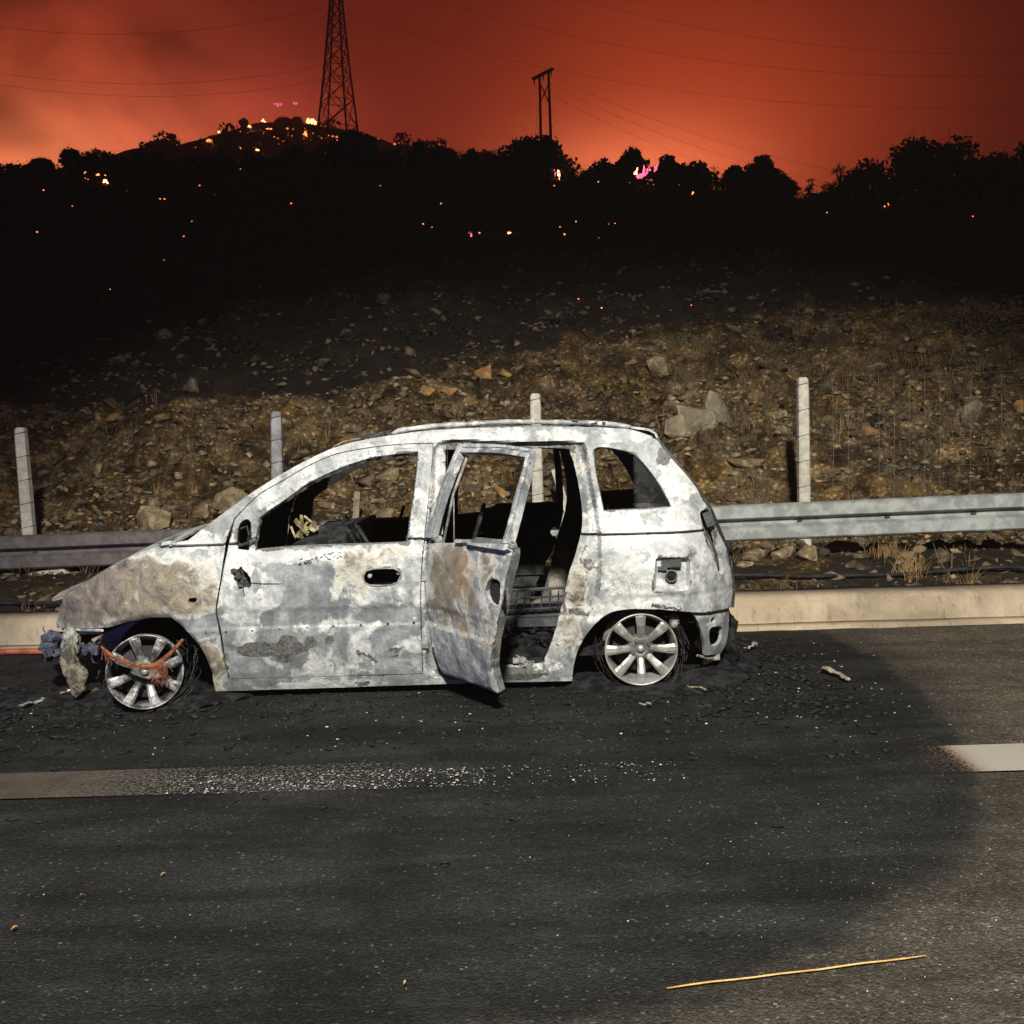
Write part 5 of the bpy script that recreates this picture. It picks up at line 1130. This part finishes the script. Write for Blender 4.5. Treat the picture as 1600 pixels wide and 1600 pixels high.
mb = MB(); a, b_ = onZ(1042, 1544, .008), onZ(1447, 1494, .008); pts = []
for k in range(13):
    p = a.lerp(b_, k / 12); p.z = 0.008 + 0.002 * math.sin(k * 0.9) ** 2; p.y += 0.0012 * math.sin(k * 0.8); pts.append(p)
mb.tube(pts, [0.0015] + [0.0026] * 11 + [0.0016], 6); tag(mb.obj('straw_stalk', M['straw'], origin=tuple(a), smooth=True), 'long thin yellow straw stalk lying on the dark asphalt in the foreground', 'stalk')
def leaf(x, y, L, rz, lab):
    p = onZ(x, y, .008); mb = MB(); V = []
    for k in range(6):
        t_ = k / 5; w_ = math.sin(math.pi * min(.97, t_ + .03)) * L * .24
        for s in (-1, 1): V.append((L * (t_ - .5), s * w_, 0.004 + 0.006 * abs(s) * math.sin(t_ * 3) + .004 * t_))
    V = [Matrix.Rotation(rz, 3, 'Z') @ Vector(v) + p for v in V]; mb.add(V, [(2 * k, 2 * k + 2, 2 * k + 3, 2 * k + 1) for k in range(5)])
    o = mb.obj('leaf', M['straw'], origin=tuple(p)); solid(o, 0.001); tag(o, lab, 'leaf')
leaf(255, 1369, .019, 0.5, 'small orange leaf on the asphalt below the worn road marking'); leaf(23, 1453, .022, 0.6, 'yellow leaf on the asphalt at the lower left edge'); leaf(633, 1539, .012, 1.0, 'tiny orange leaf on the asphalt near the bottom of the picture')
leaf(127, 1402, .010, 0.2, 'tiny pale leaf between the two larger leaves at the left')

# ------------------------------------------------------------------ dry grass and weeds (what nobody could count)
def blades(name, spots, mt, lab, seed, hgt=(0.1, 0.35), w_=0.004, lean=0.35):
    r = np.random.default_rng(seed); Vs = []; Fs = []; b = 0
    for (X, Y_, n_, rad) in spots:
        for _ in range(n_):
            a = r.uniform(0, 6.28); q = rad * abs(r.normal()) * 0.6; x = X + q * math.cos(a); y = Y_ + q * math.sin(a); z = terrain(x, y) if y > 7.9 else 0.2
            h_ = r.uniform(*hgt); dx, dy = r.normal(0, lean, 2) * h_; p0 = np.array([x, y, z - .02]); p1 = p0 + [dx * .35, dy * .35, h_ * .6]; p2 = p0 + [dx, dy, h_ * .95]; s = np.array([w_, 0, 0])
            Vs += [p0 - s, p0 + s, p1 - s * .8, p1 + s * .8, p2]; Fs += [(b, b + 1, b + 3), (b, b + 3, b + 2), (b + 2, b + 3, b + 4)]; b += 5
    o = mesh_obj(name, np.array(Vs), np.array(Fs), M[mt]); return tag(o, lab, None, kind='stuff')
rr = random.Random(77)
sp_ = []
for k in range(240):
    X = rr.uniform(2.2, 7.5); Y_ = rr.uniform(10.7, 16)
    sp_.append((X, Y_, 34, rr.uniform(.08, .25)))
blades('dry_weeds', sp_, 'dryd', 'scorched dry weeds on the embankment at the right', 3, (0.05, 0.22), .003)
sp_ = [(rr.uniform(2.4, 7.5), rr.uniform(10.8, 14.5), 16, rr.uniform(.05, .2)) for k in range(80)] + [(rr.uniform(-6, 2.4), rr.uniform(10.8, 13.5), 7, .1) for k in range(80)]
blades('dry_weeds', sp_, 'dry', 'pale dry stalks among the weeds on the embankment', 4, (0.05, 0.25), .002)
g1 = hit(1425, 905, 7.9); g2 = hit(1385, 870, 7.9)
blades('dry_grass_tuft', [(g1.x, max(7.95, g1.y), 130, .10), (g2.x, g2.y, 160, .22), (g1.x + .1, 8.0, 50, .05)], 'dry', 'dry yellow grass tufts on the verge right of the car', 5, (0.05, 0.26), .0022, .5)
blades('verge_grass', [(rr.uniform(-5, 6), rr.uniform(8.0, 10.3), 14, .15) for k in range(60)] + [(rr.uniform(3, 6), rr.uniform(7.95, 8.6), 12, .15) for k in range(14)], 'dryd', 'scorched grass on the verge behind the kerb', 6, (0.04, 0.2), .0025, .6)
for k, (x, y, dx, dy) in enumerate([(1412, 900, 22, -46), (1487, 895, 3, -40), (1478, 893, -20, -45), (1560, 900, 40, -12)]):
    a = hit(x, y, 7.95); s = a.y / F; mb = MB(); mb.tube([a, a + Vector((dx * s * .6, .02, -dy * s * .5)), a + Vector((dx * s, 0, -dy * s))], [.004, .003, .0015], 4)
    tag(mb.obj('dry_stalk', M['dry'], origin=tuple(a)), ['leaning dry stalk rising from the grass tuft on the verge', 'upright thin dry stalk on the verge at the right', 'dry stalk leaning left beside the upright one on the verge', 'nearly flat dry stalk on the verge at the right edge'][k], 'stalk')
# brown bush at the upper right of the bank

# ------------------------------------------------------------------ trees, scrub, towers, fires
def tri_leaves(C, n_, size, r):
    """n_ small leaf triangles pairs at centres C"""
    d1 = r.normal(0, 1, (n_, 3)); d1 /= np.linalg.norm(d1, axis=1)[:, None]; d2 = r.normal(0, 1, (n_, 3)); d2 -= (d1 * d2).sum(1)[:, None] * d1; d2 /= np.linalg.norm(d2, axis=1)[:, None]
    s = size * r.uniform(.5, 1.3, (n_, 1)); V = np.stack([C - d1 * s, C + d2 * s * .55, C + d1 * s, C - d2 * s * .55], 1).reshape(-1, 3)
    b = np.arange(n_)[:, None] * 4; return V, b + np.array([[0, 1, 2, 3]])
def crown_points(r, lobes, n_):
    w_ = np.array([l[3] * l[4] for l in lobes]); w_ = w_ / w_.sum(); k = r.choice(len(lobes), n_, p=w_); L = np.array(lobes)[k]
    d = r.normal(0, 1, (n_, 3)); d /= np.linalg.norm(d, axis=1)[:, None]; q = r.uniform(.1, 1.6, (n_, 1)) ** .5
    return L[:, :3] + d * q * np.stack([L[:, 3], L[:, 3], L[:, 4]], 1)
def tree(name, x, ytop, w_px, h_px, Y_, seed, lab, cat='tree', n_=2600, leaf_=0.13, trunk=True, grp='trees and bushes along the ridge', bare=False, mt='leaf'):
    """pixel centre, top, width and height of the silhouette at distance Y_"""
    r = np.random.default_rng(seed); top = onY(x, ytop, Y_); s = Y_ / F; Wd = w_px * s; Hh = h_px * s; g = terrain(top.x, Y_) if Y_ < 62 else farhill(top.x, Y_)
    base = min(g, top.z - Hh * .6) - .1; rt = empty(name, (top.x, Y_, base), lab, cat, grp)
    mb = MB(); x0_, zt_ = top.x, top.z; z0_ = max(base, zt_ - Hh - .6 * s * 10)
    lobes = []; nl = 15
    for k in range(nl):
        a = r.uniform(-1, 1); h_ = r.uniform(0.15, .92); wx = Wd * .54 * (1 - .22 * h_)
        rad = Wd * r.uniform(.09, .17); rad = min(rad, Hh * .35)
        lobes.append((x0_ + a * (wx - rad), Y_ + r.uniform(-.5, .5) * Wd * .7, zt_ - Hh + Hh * h_ * (1 - .25 * abs(a)), rad, rad * r.uniform(.6, .9)))
    lobes.append((x0_ + r.uniform(-.1, .1) * Wd, Y_, zt_ - Hh * .20, Wd * .2, Hh * .19))
    lobes.append((x0_, Y_, zt_ - Hh * .66, Wd * .44, Hh * .36))
    # trunk and limbs reach into the lobes
    mb.tube([(x0_, Y_, base - .2), (x0_ + .05 * Wd, Y_, (base + zt_ - Hh * .5) / 2), (x0_ - .02 * Wd, Y_, zt_ - Hh * .5)], [.045 * Hh + .05, .035 * Hh + .03, .02 * Hh + .02], 6)
    for L in lobes[:nl + 1]:
        p0 = Vector((x0_, Y_, base + (zt_ - Hh * .55 - base) * r.uniform(.6, 1))); p1 = Vector(L[:3]); m_ = (p0 + p1) / 2 + Vector((0, 0, .06 * Hh)); mb.tube([p0, m_, p1], [.015 * Hh + .02, .012 * Hh + .012, .008], 4)
        for j in range(6 if bare else 8):
            d = Vector(r.normal(0, 1, 3)).normalized(); d.z = abs(d.z) * .9; mb.tube([p1, p1 + d * L[3] * (1.9 if bare else r.uniform(1.2, 2.2))], [.007 + .006 * bare, .003], 3)
            if bare:
                pm = p1 + d * L[3] * .9
                for _ in range(4): mb.tube([pm, pm + Vector(r.normal(0, 1, 3)).normalized() * L[3] * .8], [.007, .003], 3)
    mb.obj('trunk', M['bark'], rt)
    if not bare:
        C = crown_points(r, lobes, int(n_ * 1.0)); V, Fa = tri_leaves(C, int(n_ * 1.0), leaf_ * .8, r); tag(mesh_obj('crown', V, Fa, M[mt], rt), kind=None)
    return rt
TR = [('evergreen_tree', 543, 207, 100, 62, 44, 'dense round evergreen standing just right of the lattice tower foot', 5200),
      ('evergreen_tree', 820, 217, 150, 66, 44, 'wide dark tree on the ridge at the foot of the timber pylon', 6500),
      ('evergreen_tree', 985, 237, 62, 48, 45, 'round tree on the ridge left of the magenta fire glow', 2600), ('ridge_bush', 940, 254, 62, 32, 45, 'low bush between the wide dark tree and the round tree', 1500), ('ridge_bush', 1040, 243, 50, 46, 45, 'ragged bush just right of the magenta fire glow', 2000), ('ridge_bush', 1088, 254, 66, 42, 45, 'loose bush on the ridge left of the gap in the skyline', 1800),
      ('evergreen_tree', 1190, 245, 66, 62, 44, 'ragged tree on the ridge with a pointed top, right of the gap', 2600), ('ridge_bush', 1145, 262, 44, 36, 44, 'small bush leaning against the ragged pointed tree', 1100), ('ridge_bush', 1226, 274, 40, 34, 44, 'small bush on the right side of the ragged pointed tree', 1100),
      ('broadleaf_tree', 1350, 252, 96, 84, 38, 'rounded dark tree at the left end of the big clump on the right', 3200), ('broadleaf_tree', 1416, 218, 124, 105, 36, 'tall dark tree in the big clump on the right', 4200), ('broadleaf_tree', 1488, 216, 150, 115, 36, 'widest tree of the big clump on the right', 5200), ('broadleaf_tree', 1555, 240, 110, 95, 33, 'dark tree between the big clump and the right edge', 3600), ('broadleaf_tree', 1615, 212, 120, 125, 30, 'large tree cut off by the right edge of the picture', 4200),
      ('ridge_bush', 655, 222, 40, 40, 46, 'thin ragged bush on the ridge halfway between tower and timber pylon', 900), ('ridge_bush', 690, 230, 60, 36, 45, 'low spreading bush right of the thin ragged one', 1300), ('ridge_bush', 610, 236, 40, 28, 45, 'small bush right of the dense round evergreen', 900), ('ridge_bush', 735, 234, 30, 34, 45, 'thin bush touching the wide dark tree', 800),
      ('ridge_bush', 110, 231, 34, 26, 60, 'small umbrella-shaped tree alone against the left glow', 900), ('ridge_bush', 60, 250, 60, 26, 46, 'low bush on the skyline at the far left', 1000), ('ridge_bush', 160, 240, 90, 34, 47, 'dark bush on the left skyline', 1500), ('ridge_bush', 235, 240, 80, 34, 47, 'dark bush on the skyline below the burning hill', 1400), ('ridge_bush', 330, 244, 90, 30, 46, 'wide low bush at the foot of the burning hill', 1400), ('ridge_bush', 400, 244, 70, 28, 46, 'low bush below the row of small fires', 1100), ('ridge_bush', 460, 232, 66, 36, 46, 'bush left of the dense round evergreen', 1300), ('ridge_bush', 12, 258, 60, 22, 46, 'low bush at the left edge', 800), ('ridge_bush', 1290, 300, 60, 18, 43, 'very low scrub on the bare part of the ridge', 600), ('ridge_bush', 1060, 262, 60, 26, 43, 'low scrub in front of the ragged ridge bushes', 900)]
for k, (nm, x, yt, w_, h_, Y_, lab, n_) in enumerate(TR): tree(nm, x, yt, w_, h_, Y_, 100 + k, lab, 'tree' if 'tree' in nm else 'bush', n_, 0.15 if Y_ > 40 else 0.12)
for k, (x, yt, w_, h_, Y_, lab) in enumerate([(1265, 276, 20, 34, 44, 'small bare burnt tree alone on the bare ridge'), (1312, 256, 44, 56, 41, 'leafless burnt tree left of the big clump'), (1295, 282, 30, 36, 41, 'low leafless shrub at the foot of the burnt tree'), (1118, 258, 26, 36, 44, 'bare twiggy shrub at the skyline gap')]):
    tree('bare_tree', x, yt, w_, h_, Y_, 300 + k, lab, 'tree', 0, bare=True)
# scrub covering the slope: one dark mass nobody could count
r = np.random.default_rng(5); CS = []
for k in range(900):
    Y_ = r.uniform(15.5, 45); X = r.uniform(-.52, .56) * Y_; s = r.uniform(.15, .55) * (0.6 + Y_ / 60)
    if r.random() > (Y_ - 12) / 18: continue
    n_ = int(70 + 60 * r.random()); d = r.normal(0, 1, (n_, 3)); d /= np.linalg.norm(d, axis=1)[:, None]; CS.append(np.array([X, Y_, terrain(X, Y_) + s * .3]) + d * s * np.array([1, 1, .7]) * r.uniform(.4, 1, (n_, 1)))
C = np.concatenate(CS); V, Fa = tri_leaves(C, len(C), .036, r); tag(mesh_obj('hillside_scrub', V, Fa, M['scrub']), 'dark burnt scrub covering the slope below the ridge', kind='stuff')
CS = []
for k in range(300):
    X = r.uniform(-62, 26); Y_ = r.uniform(84, 113); s = r.uniform(.5, 1.5); n_ = 90; d = r.normal(0, 1, (n_, 3)); d /= np.linalg.norm(d, axis=1)[:, None]; CS.append(np.array([X, Y_, farhill(X, Y_) + s * .3]) + d * s * np.array([1, 1, .8]) * r.uniform(.5, 1, (n_, 1)))
C = np.concatenate(CS); V, Fa = tri_leaves(C, len(C), .26, r); tag(mesh_obj('hillside_scrub', V, Fa, M['leaf']), 'scattered scrub on the burning hill behind the ridge', kind='stuff')
p = hit(1575, 520); CS = []
for k in range(8):
    n_ = 420; d = r.normal(0, 1, (n_, 3)); d /= np.linalg.norm(d, axis=1)[:, None]; CS.append(np.array([p.x - .5 + k * .16, p.y + .2 + .1 * (k % 3), terrain(p.x, p.y) + .12]) + d * np.array([.3, .3, .42]) * r.uniform(.2, 1, (n_, 1)))
C = np.concatenate(CS); V, Fa = tri_leaves(C, len(C), .028, r); tag(mesh_obj('dry_bush', V, Fa, simple('dry_bush', (0.06, 0.035, 0.018), (0.14, 0.085, 0.04), 2.0, .95, bump=0), origin=(p.x, p.y, p.z)), 'brown dry bush at the top of the bank near the right edge', 'bush')

# lattice tower (left) and timber H-frame
TY = 100.0; tb = onY(530, 232, TY); s = TY / F
ZT = onY(530, 0, TY).z; zb = tb.z - 1.0
def half(z): return interp(z, [(zb, 70 * s / 2), (tb.z, 66 * s / 2), (onY(530, 110, TY).z, 38 * s / 2), (ZT, 18 * s / 2), (ZT + 9, 15 * s / 2)])
tw = empty('lattice_tower', (tb.x, TY, zb), 'tall steel lattice power tower rising out of the picture above the burning hill', 'power tower')
lev = [zb]; 
while lev[-1] < ZT + 9: lev.append(lev[-1] + max(1.0, half(lev[-1]) * 1.35))
cx = tb.x - 3 * s; ang = 0.5
def cor(k, z):
    a = ang + math.pi / 4 + k * math.pi / 2; h_ = half(z) * 1.12
    cxx = cx + (onY(526, 0, TY).x - onY(530, 232, TY).x + 3 * s) * (z - zb) / (ZT - zb) * 0.9
    return Vector((cxx + h_ * math.cos(a), TY + h_ * math.sin(a), z))
for k in range(4):
    mb = MB(); mb.tube([cor(k, z) for z in lev], 0.10, 4); mb.obj('leg', M['steel'], tw)
for k in range(4):
    mb = MB()
    for i in range(len(lev) - 1):
        a, b_, c, d = cor(k, lev[i]), cor((k + 1) % 4, lev[i]), cor((k + 1) % 4, lev[i + 1]), cor(k, lev[i + 1])
        mb.tube([a, c], 0.045, 3); mb.tube([b_, d], 0.045, 3); mb.tube([a, b_], 0.04, 3)
    tag(mb.obj('bracing', M['steel'], tw), kind='stuff')
for j, (dz, L) in enumerate([(2.5, 4.0), (5.5, 5.0), (8.5, 3.6)]):
    mb = MB(); z = ZT + dz; cxx = cor(0, z).lerp(cor(2, z), .5)
    mb.tube([cxx - Vector((L, 0, 0)), cxx + Vector((0, 0, .5)), cxx + Vector((L, 0, 0))], .08, 4); mb.tube([cxx - Vector((L, 0, 0)), cxx - Vector((0, 0, .2)), cxx + Vector((L, 0, 0))], .08, 4); mb.obj('cross_arm', M['steel'], tw)
HY_ = 92.0; hp_ = empty('timber_pylon', onY(852, 240, HY_), 'two-legged timber power pylon with a crossbar, above the wide dark tree', 'power pylon')
for a, b_ in (((845.5, 245), (843, 118)), ((861.5, 245), (857, 112))):
    mb = MB(); mb.tube([onY(*a, HY_), onY(*b_, HY_)], [.13, .10], 7); mb.obj('pole', M['steel'], hp_)
mb = MB(); a = onY(833, 123, HY_ - 1.2); b_ = onY(863, 108, HY_ + 1.2); mb.tube([a, b_], .15, 5); mb.obj('crossbar', M['steel'], hp_)
mb = MB(); mb.tube([onY(844.5, 160, HY_), onY(857.5, 130, HY_)], .06, 4); mb.tube([onY(844, 130, HY_), onY(859.5, 165, HY_)], .06, 4); mb.obj('cross_brace', M['steel'], hp_)
for x, y in [(835, 124), (849, 117), (861, 110)]:
    mb = MB(); q = onY(x, y, HY_); mb.tube([q, q - Vector((0, 0, .42))], [.06, .05], 5); mb.obj('insulator', M['steel'], hp_)
for k, (x, y) in enumerate([(844.5, 184), (859.5, 180), (843.8, 176)]):
    pass
WI = [((835, 132, HY_), (1420, 330, 70), .009, 1.5, 'lowest wire running right and down from the timber pylon'), ((849, 126, HY_), (1480, 316, 72), .009, 1.5, 'middle wire running right and down from the timber pylon'), ((861, 119, HY_), (1540, 302, 74), .009, 1.5, 'upper wire running right and down from the timber pylon'),
      ((650, -90, 95), (1700, 80, 80), .011, 3, 'topmost high-voltage wire sagging across the right half of the sky'), ((560, -40, 96), (1700, 112, 82), .011, 3, 'second high-voltage wire across the right half of the sky'), ((540, 20, 98), (1700, 160, 84), .011, 3, 'third high-voltage wire across the right half of the sky'), ((-100, 95, 100), (540, 95, 100), .013, 2, 'upper faint wire crossing the left half of the sky'), ((-100, 112, 101), (540, 118, 101), .013, 2, 'lower faint wire crossing the left half of the sky'), ((-100, 25, 96), (530, 5, 96), .014, 2, 'faint wire near the top left corner')]
for (a, b_, rad, sag, lab) in WI:
    p, q = onY(*a), onY(*b_); mb = MB(); mb.tube([p.lerp(q, t_) - Vector((0, 0, sag * 4 * t_ * (1 - t_))) for t_ in np.linspace(0, 1, 25)], rad, 3); tag(mb.obj('power_line', M['steel'], origin=tuple(p)), lab, 'power line', 'overhead power lines')

# ------------------------------------------------------------------ flames and embers
def flame(x, y, w_, h_, mt, lab, seed, far_=True, Y0=None):
    c = (fhit(x, y) if far_ else hit(x, y)) if Y0 is None else onY(x, y, Y0); s = c.y / F; cen = onY(x, y, c.y - (1.6 if far_ else .3)); r = random.Random(seed); mb = MB(); Vs, Fs = [], []; b = 0
    for k in range(11 if w_ > 5.5 else 6):
        V, Fa = blob_mesh(seed * 7 + k, 1, .5, 1.3); V = V * np.array((w_ * s * r.uniform(.08, .18), w_ * s * .12, h_ * s * r.uniform(.12, .34))); V[:, 0] *= (1 - .5 * np.clip(V[:, 2] / (h_ * s * .5), -1, 1)); V = V + np.array([cen.x + r.gauss(0, .18) * w_ * s, cen.y + r.uniform(-.2, .2), cen.z + r.gauss(0, .17) * h_ * s]); Vs.append(V); Fs.append(Fa + b); b += len(V)
    o = mesh_obj('flame', np.concatenate(Vs), np.concatenate(Fs), M[mt], origin=(cen.x, cen.y, cen.z - h_ * s / 2), smooth=True); tag(o, lab, 'fire', 'fires burning on the hill')
FL = [(487, 190, 18, 11, 'fire', 'brightest white-orange flame on the hilltop left of the tower', 1), (478, 209, 6, 8, 'fireo', 'small flame right below the brightest one', 1), (345, 208, 12, 8, 'fire', 'flame on the left flank of the burning hill', 1), (327, 219, 12, 5, 'fireo', 'low flame just below the left flank fire', 1), (412, 189, 7, 5, 'fire', 'small flame near the crest of the burning hill', 1), (390, 198, 6, 4, 'fire', 'tiny flame left of the crest flame', 1), (402, 234, 10, 5, 'fire', 'bright flame low on the burning hill', 1), (376, 233, 6, 4, 'fireo', 'small low flame left of the bright low one', 1), (435, 164, 20, 5, 'firep', 'magenta streak of fire in the smoke above the hilltop', 2), (462, 162, 8, 5, 'firep', 'small magenta spot in the smoke right of the streak', 2), (420, 201, 10, 3, 'fireo', 'thin orange line of fire under the crest', 1),
      (155, 276, 12, 9, 'fireo', 'orange flame on the dark slope at the left', 0), (165, 284, 8, 6, 'fire', 'bright flame just right of the orange one at the left', 0), (134, 273, 5, 8, 'fireo', 'thin flame left of the orange one at the left', 0), (135, 279, 8, 3, 'fireo', 'low glow below the thin flame at the left', 0), (797, 364, 7, 7, 'fire', 'bright spot of fire in the middle of the dark slope', 0), (736, 366, 6, 5, 'firep', 'small pink fire left of the bright spot in the middle', 0), (680, 226, 22, 5, 'fireo', 'line of embers glowing behind the low ridge bushes', 1), (873, 272, 6, 14, 'fire', 'flame showing under the wide dark tree', 3), (867, 270, 5, 10, 'firep', 'pink flame beside the one under the wide dark tree', 3), (998, 275, 12, 13, 'firep', 'magenta fire behind the round ridge tree', 3), (1008, 268, 10, 16, 'firep', 'dimmer magenta fire right of the first one', 3), (1025, 262, 8, 12, 'firep', 'faint magenta glow among the ragged bush', 3), (994, 270, 5, 8, 'fire', 'bright core of the magenta fire', 3), (1082, 302, 5, 5, 'fireo', 'small flame on the ridge below the loose bush', 0), (1384, 321, 5, 4, 'fireo', 'tiny flame below the big clump of trees', 0), (672, 254, 6, 4, 'fireo', 'tiny fire below the low ridge bushes', 0), (613, 250, 5, 4, 'fireo', 'tiny fire right of the dense evergreen', 0), (562, 262, 5, 4, 'fireo', 'tiny fire in front of the dense evergreen', 0)]
for k, (x, y, w_, h_, mt, lab, wh) in enumerate(FL):
    flame(x, y, w_, h_, mt, lab, k + 1, wh == 1, {2: 104.0, 3: 43.4}.get(wh))
r = random.Random(12); pl_ = []
ico = bmesh.new(); bmesh.ops.create_icosphere(ico, subdivisions=1, radius=1); IV = np.array([v.co[:] for v in ico.verts]); IF = np.array([[q.index for q in f.verts] for f in ico.faces]); ico.free()
EM = [(68, 297), (68, 346), (106, 329), (113, 322), (147, 322), (153, 363), (199, 298), (250, 311), (257, 311), (256, 407), (287, 369), (312, 290), (335, 304), (376, 264), (470, 257), (455, 318), (503, 305), (587, 280), (594, 290), (588, 279), (667, 316), (689, 318), (661, 350), (675, 355), (782, 351), (749, 364), (900, 346), (890, 365), (882, 366), (950, 350), (961, 349), (935, 372), (1020, 349), (1080, 477), (904, 467), (890, 474), (940, 481), (172, 452), (1292, 332), (1386, 330), (1520, 338), (935, 284), (974, 283), (866, 290), (300, 346), (160, 326), (875, 355), (58, 363)]
for (x, y) in EM:
    c = hit(x, y); q = onY(x, y, c.y - .1); s = c.y / F * r.uniform(.7, 1.5); pl_.append(((q.x, q.y, q.z), (s * 1.2, s, s), 0, 0, 0))
for k in range(190):
    x = r.gauss(430, 95) if k < 130 else r.uniform(590, 740); y = (195 + abs(x - 430) * .12 + abs(r.gauss(0, 18))) if k < 130 else r.uniform(205, 250)
    if y > 252 or not 20 < x < 760: continue
    c = fhit(x, y)
    if c.y > FY: continue
    q = onY(x, y, c.y - 1.6); s = c.y / F * abs(r.gauss(.45, .5)); pl_.append(((q.x, q.y, q.z), (s * 1.5, s, s), 0, 0, 0))
scatter('embers', [(IV, IF)], pl_, M['ember'], 'scattered glowing embers on the dark slope and the burning hill')

# smoke hanging over the burning hill, beyond the near ridge
mb = MB(); mb.box((-20, 95.5, 27), (300, 59, 66)); hz = mb.obj('smoke', None); hz['kind'] = 'stuff'; hz['label'] = 'smoke hanging over the burning hill beyond the ridge'
m = bpy.data.materials.new('smoke'); m.use_nodes = True; nt = m.node_tree; nt.nodes.clear(); o_ = nt.nodes.new('ShaderNodeOutputMaterial'); v_ = nt.nodes.new('ShaderNodeVolumePrincipled')
v_.inputs['Color'].default_value = (0.95, 0.66, 0.55, 1); v_.inputs['Density'].default_value = 0.020; nt.links.new(v_.outputs[0], o_.inputs['Volume']); hz.data.materials.append(m)

# thin smoke in all the air of the valley
mb = MB(); mb.box((0, 55, 30.5), (346, 300, 64)); hz = mb.obj('haze', None); hz['kind'] = 'stuff'; hz['label'] = 'thin smoke haze in the air over road and slope'
m = bpy.data.materials.new('haze'); m.use_nodes = True; nt = m.node_tree; nt.nodes.clear(); o_ = nt.nodes.new('ShaderNodeOutputMaterial'); v_ = nt.nodes.new('ShaderNodeVolumePrincipled')
v_.inputs['Color'].default_value = (0.9, 0.78, 0.74, 1); v_.inputs['Density'].default_value = 0.0005; nt.links.new(v_.outputs[0], o_.inputs['Volume']); hz.data.materials.append(m)

# ------------------------------------------------------------------ cleanup of helper properties
for o in bpy.data.objects:
    if '_o' in o: del o['_o']
